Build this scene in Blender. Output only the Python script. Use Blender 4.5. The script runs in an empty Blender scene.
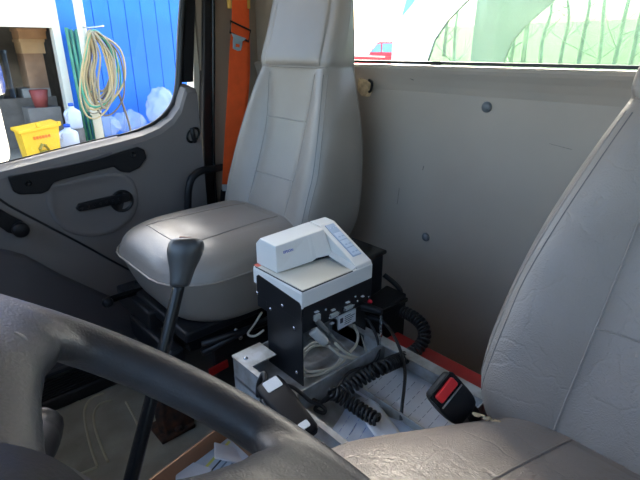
import bpy, bmesh, math, random
from mathutils import Vector, Matrix, noise
from mathutils.bvhtree import BVHTree
random.seed(7)
C = bpy.context.scene.collection
scene = bpy.context.scene

# ------------------------------------------------------------------ camera, sky, sun, exposure
AZ, PT, FPX = math.radians(47.7), math.radians(21.6), 480.0
EYE = Vector((0, 0, 1.0))
FW = Vector((math.cos(AZ) * math.cos(PT), math.sin(AZ) * math.cos(PT), -math.sin(PT)))
RT = Vector((math.sin(AZ), -math.cos(AZ), 0))
UP = RT.cross(FW)
cam_d = bpy.data.cameras.new('camera')
cam_d.sensor_width = 36
cam_d.lens = 36 * FPX / 640
cam_d.clip_start = 0.01
cam_d.clip_end = 400
cam = bpy.data.objects.new('camera', cam_d)
C.objects.link(cam)
cam.matrix_world = Matrix.Translation(EYE) @ Matrix((RT, UP, -FW)).transposed().to_4x4()
scene.camera = cam

SUN_TO = Vector((1.0, 1.0, 1.07)).normalized()
world = bpy.data.worlds.new('sky')
scene.world = world
world.use_nodes = True
wn = world.node_tree
sky = wn.nodes.new('ShaderNodeTexSky')
sky.sky_type = 'NISHITA'
sky.sun_disc = False
sky.sun_elevation = math.asin(SUN_TO.z)
sky.sun_rotation = math.atan2(SUN_TO.x, SUN_TO.y)
sky.air_density = 1.0
sky.dust_density = 4.0
sky.ozone_density = 1.0
bg = wn.nodes['Background']
bg.inputs[1].default_value = 0.30
wn.links.new(sky.outputs[0], bg.inputs[0])
sun_d = bpy.data.lights.new('sun', 'SUN')
sun_d.energy = 7.0
sun_d.angle = math.radians(6)
sun_d.color = (1.0, 0.90, 0.76)
sun = bpy.data.objects.new('sun', sun_d)
C.objects.link(sun)
sun.rotation_euler = SUN_TO.to_track_quat('Z', 'Y').to_euler()
sun.location = (20, 20, 21)
vs = scene.view_settings
vs.view_transform = 'Standard'
vs.look = 'None'
vs.gamma = 1
vs.use_curve_mapping = False
vs.exposure = 2.48
scene.cycles.use_denoising = True
scene.cycles.max_bounces = 10
scene.cycles.transparent_max_bounces = 16
scene.cycles.sample_clamp_indirect = 6


def at(u, v, x=None, y=None, z=None, d=None):
    """photo pixel -> world point on a plane of the place"""
    r = FW * FPX + RT * (u - 320) + UP * (240 - v)
    if x is not None:
        s = x / r.x
    elif y is not None:
        s = y / r.y
    elif z is not None:
        s = (z - EYE.z) / r.z
    else:
        s = d / FPX
    return EYE + r * s


# ------------------------------------------------------------------ materials
def srgb(r, g, b):
    f = lambda c: (c / 255 / 12.92) if c / 255 <= 0.04045 else ((c / 255 + 0.055) / 1.055) ** 2.4
    return (f(r), f(g), f(b), 1)


def mat(name, col, rough=0.5, metal=0.0, var=0.0, vscale=8.0, bump=0.0, bscale=60.0, kind='noise', spec=0.5,
        col2=None, emit=0, trans=0, coat=0.0, rvar=0.0):
    m = bpy.data.materials.new(name)
    m.use_nodes = True
    nt = m.node_tree
    b = nt.nodes['Principled BSDF']
    b.inputs['Base Color'].default_value = col
    b.inputs['Roughness'].default_value = rough
    b.inputs['Metallic'].default_value = metal
    b.inputs['Specular IOR Level'].default_value = spec
    b.inputs['Coat Weight'].default_value = coat
    tc = nt.nodes.new('ShaderNodeTexCoord')
    if var or col2:
        n = nt.nodes.new('ShaderNodeTexNoise')
        n.inputs['Scale'].default_value = vscale
        n.inputs['Detail'].default_value = 6
        nt.links.new(tc.outputs['Object'], n.inputs['Vector'])
        rp = nt.nodes.new('ShaderNodeValToRGB')
        rp.color_ramp.elements[0].position = 0.36
        rp.color_ramp.elements[1].position = 0.66
        c0 = col2 if col2 else tuple(c * (1 - var) for c in col[:3]) + (1,)
        c1 = col if col2 else tuple(min(1, c * (1 + var)) for c in col[:3]) + (1,)
        rp.color_ramp.elements[0].color = c0
        rp.color_ramp.elements[1].color = c1
        nt.links.new(n.outputs['Fac'], rp.inputs[0])
        nt.links.new(rp.outputs[0], b.inputs['Base Color'])
        if rvar:
            mr = nt.nodes.new('ShaderNodeMapRange')
            mr.inputs['To Min'].default_value = rough - rvar
            mr.inputs['To Max'].default_value = rough + rvar
            nt.links.new(n.outputs['Fac'], mr.inputs['Value'])
            nt.links.new(mr.outputs[0], b.inputs['Roughness'])
    if bump:
        bp = nt.nodes.new('ShaderNodeBump')
        bp.inputs['Strength'].default_value = bump
        bp.inputs['Distance'].default_value = 0.002
        if kind == 'noise':
            t = nt.nodes.new('ShaderNodeTexNoise')
            t.inputs['Detail'].default_value = 5
            o = t.outputs['Fac']
        else:
            t = nt.nodes.new('ShaderNodeTexVoronoi')
            t.feature = 'DISTANCE_TO_EDGE' if kind == 'crack' else 'F1'
            o = t.outputs['Distance']
        t.inputs['Scale'].default_value = bscale
        nt.links.new(tc.outputs['Object'], t.inputs['Vector'])
        nt.links.new(o, bp.inputs['Height'])
        nt.links.new(bp.outputs[0], b.inputs['Normal'])
    if emit:
        b.inputs['Emission Color'].default_value = col
        b.inputs['Emission Strength'].default_value = emit
    if trans:
        b.inputs['Transmission Weight'].default_value = trans
    return m


def leather(name, col, scale, strength, creases=0.0):
    """vinyl: fine pebble grain plus long soft creases"""
    m = mat(name, col, rough=0.38, var=0.08, vscale=5, rvar=0.07, spec=0.6)
    nt = m.node_tree
    b = nt.nodes['Principled BSDF']
    tc = nt.nodes.new('ShaderNodeTexCoord')
    v = nt.nodes.new('ShaderNodeTexVoronoi')
    v.feature = 'DISTANCE_TO_EDGE'
    v.inputs['Scale'].default_value = scale
    w = nt.nodes.new('ShaderNodeTexNoise')
    w.inputs['Scale'].default_value = 14
    w.inputs['Detail'].default_value = 3
    mixv = nt.nodes.new('ShaderNodeMix')
    mixv.data_type = 'VECTOR'
    mixv.inputs[0].default_value = 0.06
    nt.links.new(tc.outputs['Object'], mixv.inputs[4])
    nt.links.new(w.outputs['Color'], mixv.inputs[5])
    nt.links.new(tc.outputs['Object'], w.inputs['Vector'])
    nt.links.new(mixv.outputs[1], v.inputs['Vector'])
    c = nt.nodes.new('ShaderNodeTexNoise')
    c.inputs['Scale'].default_value = 22
    c.inputs['Detail'].default_value = 4
    c.inputs['Distortion'].default_value = 1.2
    nt.links.new(tc.outputs['Object'], c.inputs['Vector'])
    b1 = nt.nodes.new('ShaderNodeBump')
    b1.inputs['Strength'].default_value = strength
    b1.inputs['Distance'].default_value = 0.0012
    nt.links.new(v.outputs['Distance'], b1.inputs['Height'])
    b2 = nt.nodes.new('ShaderNodeBump')
    b2.inputs['Strength'].default_value = strength * 0.5
    b2.inputs['Distance'].default_value = 0.003
    nt.links.new(c.outputs['Fac'], b2.inputs['Height'])
    nt.links.new(b1.outputs[0], b2.inputs['Normal'])
    last = b2
    if creases:
        v2 = nt.nodes.new('ShaderNodeTexVoronoi')
        v2.feature = 'DISTANCE_TO_EDGE'
        v2.inputs['Scale'].default_value = 13
        mx = nt.nodes.new('ShaderNodeMix')
        mx.data_type = 'VECTOR'
        mx.inputs[0].default_value = 0.16
        n2 = nt.nodes.new('ShaderNodeTexNoise')
        n2.inputs['Scale'].default_value = 9
        n2.inputs['Detail'].default_value = 5
        nt.links.new(tc.outputs['Object'], n2.inputs['Vector'])
        nt.links.new(tc.outputs['Object'], mx.inputs[4])
        nt.links.new(n2.outputs['Color'], mx.inputs[5])
        nt.links.new(mx.outputs[1], v2.inputs['Vector'])
        mr2 = nt.nodes.new('ShaderNodeMapRange')
        mr2.inputs['From Max'].default_value = 0.05
        nt.links.new(v2.outputs['Distance'], mr2.inputs['Value'])
        b3 = nt.nodes.new('ShaderNodeBump')
        b3.inputs['Strength'].default_value = creases
        b3.inputs['Distance'].default_value = 0.0016
        nt.links.new(mr2.outputs[0], b3.inputs['Height'])
        nt.links.new(b2.outputs[0], b3.inputs['Normal'])
        last = b3
    nt.links.new(last.outputs[0], b.inputs['Normal'])
    return m


def glass(name, tint, gloss=0.06):
    m = bpy.data.materials.new(name)
    m.use_nodes = True
    nt = m.node_tree
    for n in list(nt.nodes):
        nt.nodes.remove(n)
    out = nt.nodes.new('ShaderNodeOutputMaterial')
    t = nt.nodes.new('ShaderNodeBsdfTransparent')
    t.inputs[0].default_value = tint
    g = nt.nodes.new('ShaderNodeBsdfGlossy')
    g.inputs['Roughness'].default_value = 0.02
    mx = nt.nodes.new('ShaderNodeMixShader')
    fr = nt.nodes.new('ShaderNodeFresnel')
    fr.inputs[0].default_value = 1.35
    nt.links.new(fr.outputs[0], mx.inputs[0])
    nt.links.new(t.outputs[0], mx.inputs[1])
    nt.links.new(g.outputs[0], mx.inputs[2])
    nt.links.new(mx.outputs[0], out.inputs[0])
    return m


M = {}
M['seat_p'] = leather('passenger_vinyl', srgb(140, 133, 125), 260, 0.25)
M['seat_d'] = leather('driver_vinyl', srgb(148, 138, 130), 240, 0.55, 0.3)
M['seam'] = mat('seam_piping', srgb(136, 132, 127), 0.5)
M['stitch'] = mat('stitch_thread', srgb(108, 105, 103), 0.7)
M['foam'] = mat('bare_foam', srgb(205, 185, 150), 0.9, var=0.25, vscale=60, bump=0.6, bscale=120)
M['rear'] = mat('rear_panel_paint', srgb(164, 155, 144), 0.42, var=0.05, vscale=3, bump=0.05, bscale=300, rvar=0.06)
M['trim'] = mat('pillar_trim', srgb(152, 140, 125), 0.6, var=0.06, vscale=4, bump=0.1, bscale=400)
M['door'] = mat('door_plastic', srgb(118, 113, 111), 0.5, var=0.05, vscale=4, bump=0.12, bscale=500)
M['door_dark'] = mat('door_lower_plastic', srgb(84, 82, 86), 0.55, var=0.06, vscale=4, bump=0.12, bscale=500)
M['black'] = mat('black_plastic', srgb(24, 24, 27), 0.45, spec=0.28, bump=0.08, bscale=500)
M['blackm'] = mat('black_painted_metal', srgb(30, 31, 34), 0.38, var=0.2, vscale=20, bump=0.05, bscale=200)
M['rubber'] = mat('black_rubber', srgb(24, 24, 26), 0.42)
M['gloss'] = mat('glossy_black', srgb(20, 21, 23), 0.25, spec=0.3)
M['white_paint'] = mat('white_paint', srgb(222, 220, 205), 0.4)
M['wheel'] = mat('steering_vinyl', srgb(56, 56, 59), 0.46, var=0.22, vscale=18, bump=0.16, bscale=300, kind='crack', rvar=0.08)
M['alu'] = mat('dull_aluminium', srgb(190, 196, 200), 0.45, metal=0.35, var=0.3, vscale=25, bump=0.1, bscale=60, rvar=0.12,
               col2=srgb(140, 137, 130))
M['floor'] = mat('floor_rubber', srgb(146, 144, 131), 0.75, var=0.22, vscale=9, bump=0.25, bscale=220)
M['ridge'] = mat('floor_ridge', srgb(182, 176, 152), 0.7)
M['carpet'] = mat('dark_underfloor', srgb(40, 40, 42), 0.9, var=0.3, vscale=30)
M['printer'] = mat('printer_plastic', srgb(226, 226, 222), 0.38, bump=0.05, bscale=600)
M['platen'] = mat('printer_platen', srgb(206, 203, 190), 0.35)
M['keys'] = mat('printer_keys', srgb(150, 178, 206), 0.4)
M['keyl'] = mat('printer_key_pads', srgb(188, 210, 230), 0.4)
M['blue_ink'] = mat('blue_lettering', srgb(40, 90, 200), 0.5)
M['steel'] = mat('bright_steel', srgb(190, 195, 200), 0.25, metal=1.0)
M['chrome'] = mat('buckle_chrome', srgb(210, 215, 220), 0.12, metal=1.0)
M['beige'] = mat('beige_cable', srgb(214, 207, 190), 0.5)
M['beige_d'] = mat('gray_connector', srgb(178, 178, 174), 0.5)
M['port'] = mat('port_shell', srgb(196, 196, 190), 0.4, metal=0.15)
M['label'] = mat('paper_label', srgb(205, 208, 210), 0.6)
M['ink'] = mat('dark_ink', srgb(60, 62, 70), 0.7)
M['paper'] = mat('white_paper', srgb(226, 230, 236), 0.7, var=0.03, vscale=20)
M['paper_blue'] = mat('bluish_paper', srgb(190, 205, 226), 0.7, var=0.08, vscale=14)
M['red'] = mat('red_plastic', srgb(226, 40, 44), 0.35)
M['redbox'] = mat('red_painted_steel', srgb(165, 26, 24), 0.45, var=0.2, vscale=10)
M['card'] = mat('brown_cardboard', srgb(150, 112, 84), 0.85, var=0.08, vscale=12)
M['orange'] = mat('orange_webbing', srgb(238, 92, 34), 0.7, bump=0.4, bscale=500, var=0.06, vscale=30)
M['yellow'] = mat('yellow_plastic', srgb(238, 186, 40), 0.5)
M['rust'] = mat('rusty_metal', srgb(84, 52, 32), 0.8, var=0.5, vscale=40, bump=0.5, bscale=90, col2=srgb(36, 28, 24))
M['key_yellow'] = mat('yellow_guide', srgb(220, 180, 90), 0.5)
M['led'] = mat('red_led', srgb(230, 30, 50), 0.35)
M['glass_side'] = glass('side_glass', (0.86, 0.88, 0.88, 1))
M['glass_rear'] = glass('rear_glass', (0.90, 0.92, 0.91, 1))
M['glass_green'] = glass('green_tinted_glass', (0.46, 0.59, 0.52, 1))
M['blue'] = mat('blue_siding', srgb(34, 118, 226), 0.5, var=0.08, vscale=1.5)
M['mirror'] = mat('mirror_glass', srgb(235, 235, 235), 0.03, metal=1.0)
M['ground'] = mat('yard_gravel', srgb(150, 140, 122), 0.95, var=0.25, vscale=1.2, bump=0.4, bscale=8)


# ------------------------------------------------------------------ object helpers
def link(name, me, m=None, parent=None, smooth=False):
    o = bpy.data.objects.new(name, me)
    C.objects.link(o)
    if m is not None:
        me.materials.append(M[m] if isinstance(m, str) else m)
    if smooth:
        me.polygons.foreach_set('use_smooth', [True] * len(me.polygons))
    if parent is not None:
        o.parent = parent
        if parent.parent is None:
            o.matrix_parent_inverse = parent.matrix_basis.inverted()
    return o


def mesh(name, verts, faces, m=None, parent=None, smooth=False):
    me = bpy.data.meshes.new(name)
    me.from_pydata([tuple(v) for v in verts], [], faces)
    bm = bmesh.new()
    bm.from_mesh(me)
    bmesh.ops.recalc_face_normals(bm, faces=bm.faces)
    bm.to_mesh(me)
    bm.free()
    return link(name, me, m, parent, smooth)


def thing(name, label, cat, loc=(0, 0, 0), group=None, kind=None):
    o = bpy.data.objects.new(name, None)
    o.empty_display_size = 0.05
    C.objects.link(o)
    o.location = loc
    return tag(o, label, cat, group, kind)


def tag(o, label, cat, group=None, kind=None):
    o['label'] = label
    o['category'] = cat
    if group:
        o['group'] = group
    if kind:
        o['kind'] = kind
    return o


def bm_obj(name, bm, m, parent=None, smooth=False):
    bmesh.ops.recalc_face_normals(bm, faces=bm.faces)
    me = bpy.data.meshes.new(name)
    bm.to_mesh(me)
    bm.free()
    return link(name, me, m, parent, smooth)


def box(name, x, y, z, m, parent=None, bev=0.0, rot=None, seg=2):
    """axis box from ranges; rot = (angle, axis) about the box centre"""
    bm = bmesh.new()
    c = Vector(((x[0] + x[1]) / 2, (y[0] + y[1]) / 2, (z[0] + z[1]) / 2))
    s = Vector((abs(x[1] - x[0]), abs(y[1] - y[0]), abs(z[1] - z[0])))
    bmesh.ops.create_cube(bm, size=1, matrix=Matrix.Diagonal((*s, 1)))
    if bev:
        bmesh.ops.bevel(bm, geom=bm.edges[:], offset=min(bev, min(s) * 0.45), segments=seg, affect='EDGES', profile=0.5)
    mt = Matrix.Translation(c)
    if rot:
        mt = mt @ Matrix.Rotation(rot[0], 4, rot[1])
    bm.transform(mt)
    return bm_obj(name, bm, m, parent, smooth=False)


def prism(name, pts, direction, m, parent=None, bev=0.0, smooth=False):
    """closed planar polygon (3-D points) pushed along direction"""
    bm = bmesh.new()
    a = [bm.verts.new(p) for p in pts]
    b = [bm.verts.new(Vector(p) + Vector(direction)) for p in pts]
    n = len(pts)
    bm.faces.new(a)
    bm.faces.new(b[::-1])
    for i in range(n):
        bm.faces.new((a[i], a[(i + 1) % n], b[(i + 1) % n], b[i]))
    bmesh.ops.recalc_face_normals(bm, faces=bm.faces)
    if bev:
        bmesh.ops.bevel(bm, geom=bm.edges[:], offset=bev, segments=2, affect='EDGES', profile=0.5)
    return bm_obj(name, bm, m, parent, smooth)


def spline(pts, n=8, closed=False):
    pts = [Vector(p) for p in pts]
    out = []
    k = len(pts)
    rng = range(k) if closed else range(k - 1)
    for i in rng:
        g = (lambda j: pts[j % k]) if closed else (lambda j: pts[max(0, min(k - 1, j))])
        p0, p1, p2, p3 = g(i - 1), g(i), g(i + 1), g(i + 2)
        for j in range(n):
            t = j / n
            out.append(0.5 * ((2 * p1) + (p2 - p0) * t + (2 * p0 - 5 * p1 + 4 * p2 - p3) * t * t
                              + (3 * p1 - p0 - 3 * p2 + p3) * t ** 3))
    if not closed:
        out.append(pts[-1])
    return out


def frames(path, closed=False):
    n = len(path)
    tang = []
    for i in range(n):
        a = path[(i - 1) % n] if closed else path[max(0, i - 1)]
        b = path[(i + 1) % n] if closed else path[min(n - 1, i + 1)]
        t = (b - a)
        tang.append(t.normalized() if t.length > 1e-9 else Vector((0, 0, 1)))
    ref = Vector((0, 0, 1)) if abs(tang[0].z) < 0.9 else Vector((1, 0, 0))
    u = (ref - tang[0] * ref.dot(tang[0])).normalized()
    res = []
    for t in tang:
        u = (u - t * u.dot(t))
        u = u.normalized() if u.length > 1e-6 else t.orthogonal().normalized()
        res.append((t, u, t.cross(u)))
    return res


def tube_bm(bm, path, r, seg=8, closed=False, flat=1.0):
    fr = frames(path, closed)
    rings = []
    n = len(path)
    for i, p in enumerate(path):
        rr = r(i / (n - 1)) if callable(r) else r
        t, u, w = fr[i]
        rings.append([bm.verts.new(p + u * (rr * math.cos(2 * math.pi * k / seg)) + w * (rr * flat * math.sin(2 * math.pi * k / seg)))
                      for k in range(seg)])
    for i in range(n if closed else n - 1):
        a, b = rings[i], rings[(i + 1) % n]
        for k in range(seg):
            bm.faces.new((a[k], a[(k + 1) % seg], b[(k + 1) % seg], b[k]))
    if not closed:
        bm.faces.new(rings[0])
        bm.faces.new(rings[-1])


def tube(name, pts, r, m, parent=None, seg=8, smooth_n=6, closed=False, flat=1.0):
    path = spline(pts, smooth_n, closed) if smooth_n else [Vector(p) for p in pts]
    bm = bmesh.new()
    tube_bm(bm, path, r, seg, closed, flat)
    return bm_obj(name, bm, m, parent, smooth=True)


def lathe(name, prof, origin, axis, m, parent=None, seg=24, squash=1.0):
    """prof = [(radius, distance along axis)]"""
    axis = Vector(axis).normalized()
    u = axis.orthogonal().normalized()
    w = axis.cross(u)
    bm = bmesh.new()
    rings = []
    for r, h in prof:
        c = Vector(origin) + axis * h
        rings.append([bm.verts.new(c + u * (r * math.cos(2 * math.pi * k / seg)) + w * (r * squash * math.sin(2 * math.pi * k / seg)))
                      for k in range(seg)])
    for a, b in zip(rings, rings[1:]):
        for k in range(seg):
            bm.faces.new((a[k], a[(k + 1) % seg], b[(k + 1) % seg], b[k]))
    bm.faces.new(rings[0])
    bm.faces.new(rings[-1])
    return bm_obj(name, bm, m, parent, smooth=True)


def loft(name, rings, m, parent=None, smooth=True, cap=True, sub=0):
    verts, faces = [], []
    k = len(rings[0])
    for r in rings:
        verts += r
    for i in range(len(rings) - 1):
        for j in range(k):
            faces.append((i * k + j, i * k + (j + 1) % k, (i + 1) * k + (j + 1) % k, (i + 1) * k + j))
    if cap:
        for base in (0, (len(rings) - 1) * k):
            c = sum((Vector(verts[base + j]) for j in range(k)), Vector()) / k
            verts.append(c)
            ci = len(verts) - 1
            for j in range(k):
                faces.append((base + j, base + (j + 1) % k, ci))
    o = mesh(name, verts, faces, m, parent, smooth)
    if sub:
        md = o.modifiers.new('smooth', 'SUBSURF')
        md.levels = sub
        md.render_levels = sub
        bpy.context.view_layer.update()
        dg = bpy.context.evaluated_depsgraph_get()
        me = bpy.data.meshes.new_from_object(o.evaluated_get(dg))
        o.modifiers.clear()
        old = o.data
        o.data = me
        me.name = name
        bpy.data.meshes.remove(old)
        me.polygons.foreach_set('use_smooth', [True] * len(me.polygons))
    return o


def text(name, s, loc, rx, ry, size, m, parent=None, shear=0, ext=0.0004):
    """lettering lying in the plane spanned by rx (reading direction) and ry (up)"""
    cu = bpy.data.curves.new(name, 'FONT')
    cu.body = s
    cu.size = size
    cu.extrude = ext
    cu.shear = shear
    cu.align_x = 'CENTER'
    cu.align_y = 'CENTER'
    t = bpy.data.objects.new(name, cu)
    C.objects.link(t)
    bpy.context.view_layer.update()
    me = bpy.data.meshes.new_from_object(t.evaluated_get(bpy.context.evaluated_depsgraph_get()))
    bpy.data.objects.remove(t)
    rx, ry = Vector(rx).normalized(), Vector(ry).normalized()
    rz = rx.cross(ry)
    mt = Matrix.Translation(Vector(loc)) @ Matrix((rx, ry, rz)).transposed().to_4x4()
    me.transform(mt)
    me.materials.clear()
    return link(name, me, m, parent)


def rrect(x0, x1, y0, y1, r, n=5):
    """rounded rectangle outline in 2-D"""
    pts = []
    for cx, cy, a in ((x1 - r, y1 - r, 0), (x0 + r, y1 - r, 90), (x0 + r, y0 + r, 180), (x1 - r, y0 + r, 270)):
        for i in range(n + 1):
            t = math.radians(a + 90 * i / n)
            pts.append((cx + r * math.cos(t), cy + r * math.sin(t)))
    return pts


def panel_with_hole(name, outer, hole, to3, thick, m, parent=None):
    """flat sheet with one hole; outer and hole are matched 2-D loops; to3(a, b, depth) places it"""
    n = len(outer)
    v, f = [], []
    for dpt in (0, thick):
        v += [to3(a, b, dpt) for a, b in outer] + [to3(a, b, dpt) for a, b in hole]
    for i in range(n):
        j = (i + 1) % n
        f.append((i, j, n + j, n + i))
        f.append((2 * n + i, 2 * n + j, 3 * n + j, 3 * n + i))
        f.append((i, j, 2 * n + j, 2 * n + i))
        f.append((n + i, n + j, 3 * n + j, 3 * n + i))
    return mesh(name, v, f, m, parent)


# ------------------------------------------------------------------ the cab shell
fl = mesh('floor', [(-0.75, -0.42, 0), (1.12, -0.42, 0), (1.12, 1.6, 0), (-0.75, 1.6, 0),
                    (-0.75, -0.42, -0.06), (1.12, -0.42, -0.06), (1.12, 1.6, -0.06), (-0.75, 1.6, -0.06)],
          [(0, 1, 2, 3), (4, 5, 6, 7), (0, 1, 5, 4), (1, 2, 6, 5), (2, 3, 7, 6), (3, 0, 4, 7)], 'floor')
tag(fl, 'grey rubber cab floor with raised ribs in the passenger footwell', 'floor', kind='structure')
for pp in ([(47, 420), (44, 440), (47, 460), (52, 480)], [(104, 393), (92, 398), (85, 408), (85, 422), (90, 445), (97, 466)],
           [(112, 400), (100, 404), (94, 414), (95, 428), (101, 446), (108, 462)], [(126, 402), (133, 415), (139, 428)],
           [(48, 424), (55, 412), (68, 404), (80, 401)], [(97, 467), (80, 474), (66, 478)]):
    tube('rib', [at(u, v, z=0.001) for u, v in pp], 0.0035, 'ridge', fl, seg=6, smooth_n=5)

roof = box('ceiling', (-0.62, 1.14), (-0.45, 1.63), (1.60, 1.66), 'trim')
tag(roof, 'grey cab roof lining above the seats', 'ceiling', kind='structure')

# rear wall: profile swept along y below the window, plus head and ends
wr = thing('wall_rear', 'grey painted rear cab panel with round button screws below the rear window', 'wall', (1.1, 0.6, 0), kind='structure')
prof = [(1.10, 0.0), (1.10, 0.895), (1.097, 0.912), (1.092, 0.93), (1.086, 0.945), (1.084, 0.953), (1.087, 0.959), (1.10, 0.961), (1.16, 0.961), (1.16, 0.0)]
prism('rear_panel', [(x, -0.42, z) for x, z in prof], (0, 2.0, 0), 'rear', wr)
box('rear_header', (1.10, 1.16), (-0.42, 1.58), (1.30, 1.62), 'trim', wr)
box('rear_corner', (1.10, 1.16), (1.24, 1.58), (0.961, 1.30), 'trim', wr)
box('rear_corner', (1.10, 1.16), (-0.42, -0.14), (0.961, 1.30), 'trim', wr)
for u, v in ((487, 107), (426, 237)):
    p = at(u, v, x=1.1)
    s = lathe('button_screw', [(0.013, 0), (0.013, 0.003), (0.0105, 0.006), (0.005, 0.0085), (0.001, 0.009)], p, (-1, 0, 0), mat('screw_cap', srgb(104, 108, 112), 0.4), wr, 20)
for (y0, z0, dy, dz, r) in ((0.86, 0.62, 0.004, -0.05, 0.0004), (0.78, 0.70, 0.002, -0.012, 0.0007), (0.40, 0.80, 0.05, 0.006, 0.0003), (0.83, 0.925, 0.012, 0.004, 0.0008)):
    tube('scratch', [(1.0995 if z0 < 0.9 else 1.093, y0, z0), (1.0995 if z0 < 0.9 else 1.093, y0 + dy, z0 + dz)], r, 'ink', wr, 5, 0)

w1 = thing('window_1', 'clear rear cab window in a thin black rubber gasket', 'window', (1.12, 0.55, 0.96), kind='structure')
rr = rrect(-0.13, 1.23, 0.965, 1.298, 0.05)
ri = rrect(-0.12, 1.22, 0.972, 1.288, 0.045)
panel_with_hole('gasket', rr, ri, lambda a, b, d: (1.104 + d, a, b), 0.03, 'rubber', w1)
prism('pane', [(1.117, a, b) for a, b in ri], (0.004, 0, 0), 'glass_rear', w1)
box('gasket_joint', (1.098, 1.106), (0.755, 0.785), (0.963, 0.973), 'rubber', w1, 0.002)

# passenger side: pillar trim behind the door opening
wp = thing('wall_right', 'grey brown trim of the pillar behind the passenger door', 'wall', (1.0, 1.55, 0), kind='structure')
box('pillar_panel', (0.865, 1.10), (1.55, 1.60), (0.0, 1.62), 'trim', wp)
prism('door_seal', [(0.84, 1.535, 0.0), (0.828, 1.535, 0.48), (0.842, 1.535, 0.72), (0.888, 1.535, 1.15), (0.915, 1.535, 1.6),
                    (0.94, 1.535, 1.6), (0.917, 1.535, 1.15), (0.877, 1.535, 0.72), (0.866, 1.535, 0.48), (0.88, 1.535, 0.0)], (0, 0.03, 0), 'rubber', wp, 0.004)
tube('seal_lip', [(0.885, 1.53, 0.02), (0.868, 1.53, 0.48), (0.880, 1.53, 0.72), (0.919, 1.53, 1.15), (0.945, 1.53, 1.58)], 0.006, 'gloss', wp, 8, 6)
prism('painted_jamb', [(0.83, 1.565, 0.0), (0.815, 1.565, 0.45), (0.825, 1.565, 0.72), (0.866, 1.565, 1.15), (0.875, 1.565, 1.6),
                       (0.93, 1.565, 1.6), (0.91, 1.565, 1.15), (0.88, 1.565, 0.72), (0.88, 1.565, 0.45), (0.90, 1.565, 0.0)], (0, 0.05, 0), 'white_paint', wp)
box('roof_rail', (-0.62, 1.10), (1.52, 1.63), (1.50, 1.62), 'trim', wp)
box('front_post', (-0.62, -0.50), (1.52, 1.60), (0.0, 1.62), 'door_dark', wp)
box('sill', (-0.62, 0.92), (1.56, 1.62), (-0.06, 0.05), 'door_dark', wp)

# driver side: posts and rail, plus an added door that blocks side light
wl = thing('wall_left', 'cab side around the driver door', 'wall', (0.3, -0.4, 0), kind='structure')
box('rear_post', (0.88, 1.10), (-0.45, -0.40), (0.0, 1.62), 'trim', wl)
box('roof_rail', (-0.62, 1.10), (-0.45, -0.36), (1.50, 1.62), 'trim', wl)
box('front_post', (-0.68, -0.56), (-0.45, -0.38), (0.0, 1.62), 'door_dark', wl)
dd = thing('door_2', 'unseen grey driver door added to cut side light, its window darkened for that', 'door', (0.2, -0.42, 0), kind='structure')  # unseen door, added to hold back light from the driver side
prism('door_panel', [(-0.56, -0.40, 0.02), (0.88, -0.40, 0.02), (0.88, -0.40, 0.80), (-0.56, -0.40, 0.64)], (0, -0.06, 0), 'door', dd, 0.006)
box('arm_rest', (0.0, 0.45), (-0.40, -0.34), (0.44, 0.50), 'door_dark', dd, 0.015)
prism('glass_pane', [(-0.55, -0.43, 0.66), (0.87, -0.43, 0.81), (0.87, -0.43, 1.5), (-0.55, -0.43, 1.5)], (0, -0.004, 0), glass('light_cutting_glass', (0.55, 0.56, 0.55, 1)), dd)  # glass darkened to dim the light coming in from this side
w2 = thing('window_2', 'unseen windscreen above the dashboard, tint put in to trim incoming light', 'window', (-0.65, 0.6, 0.8), kind='structure')
prism('pane', [(-0.74, -0.40, 0.90), (-0.74, 1.55, 0.90), (-0.60, 1.55, 1.56), (-0.60, -0.40, 1.56)], (0.005, 0, 0), glass('windscreen_glass', (0.90, 0.92, 0.92, 1)), w2)  # slight tint put in to reduce light entering from the front
# dash side
wf = thing('wall_front', 'dark dashboard and firewall under the windscreen', 'wall', (-0.7, 0.6, 0), kind='structure')
prism('dashboard', [(-0.78, -0.42, 0.0), (-0.62, -0.42, 0.0), (-0.60, -0.42, 0.30), (-0.46, -0.42, 0.42), (-0.42, -0.42, 0.76), (-0.50, -0.42, 0.90), (-0.78, -0.42, 0.92)],
      (0, 2.0, 0), 'door_dark', wf, 0.01)
box('windscreen_header', (-0.64, -0.52), (-0.42, 1.58), (1.52, 1.62), 'trim', wf)

# ------------------------------------------------------------------ passenger door
YD = 1.50
door = thing('door_1', 'grey plastic passenger door with window, pull handle and latch lever', 'door', (0.2, 1.52, 0), kind='structure')
sill = lambda x: 0.707 + 0.128 * (x - 0.225)
# window opening outline (x, z), then the body of the door around it
hole = [(-0.45, sill(-0.45)), (-0.1, sill(-0.1)), (0.225, sill(0.225)), (0.409, 0.731), (0.55, 0.748), (0.62, 0.759), (0.675, 0.775), (0.72, 0.80), (0.752, 0.834), (0.772, 0.88),
        (0.786, 0.95), (0.804, 1.06), (0.822, 1.15), (0.84, 1.26), (0.845, 1.36), (0.82, 1.44), (0.74, 1.47), (0.2, 1.48), (-0.28, 1.45), (-0.38, 1.2)]
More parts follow.
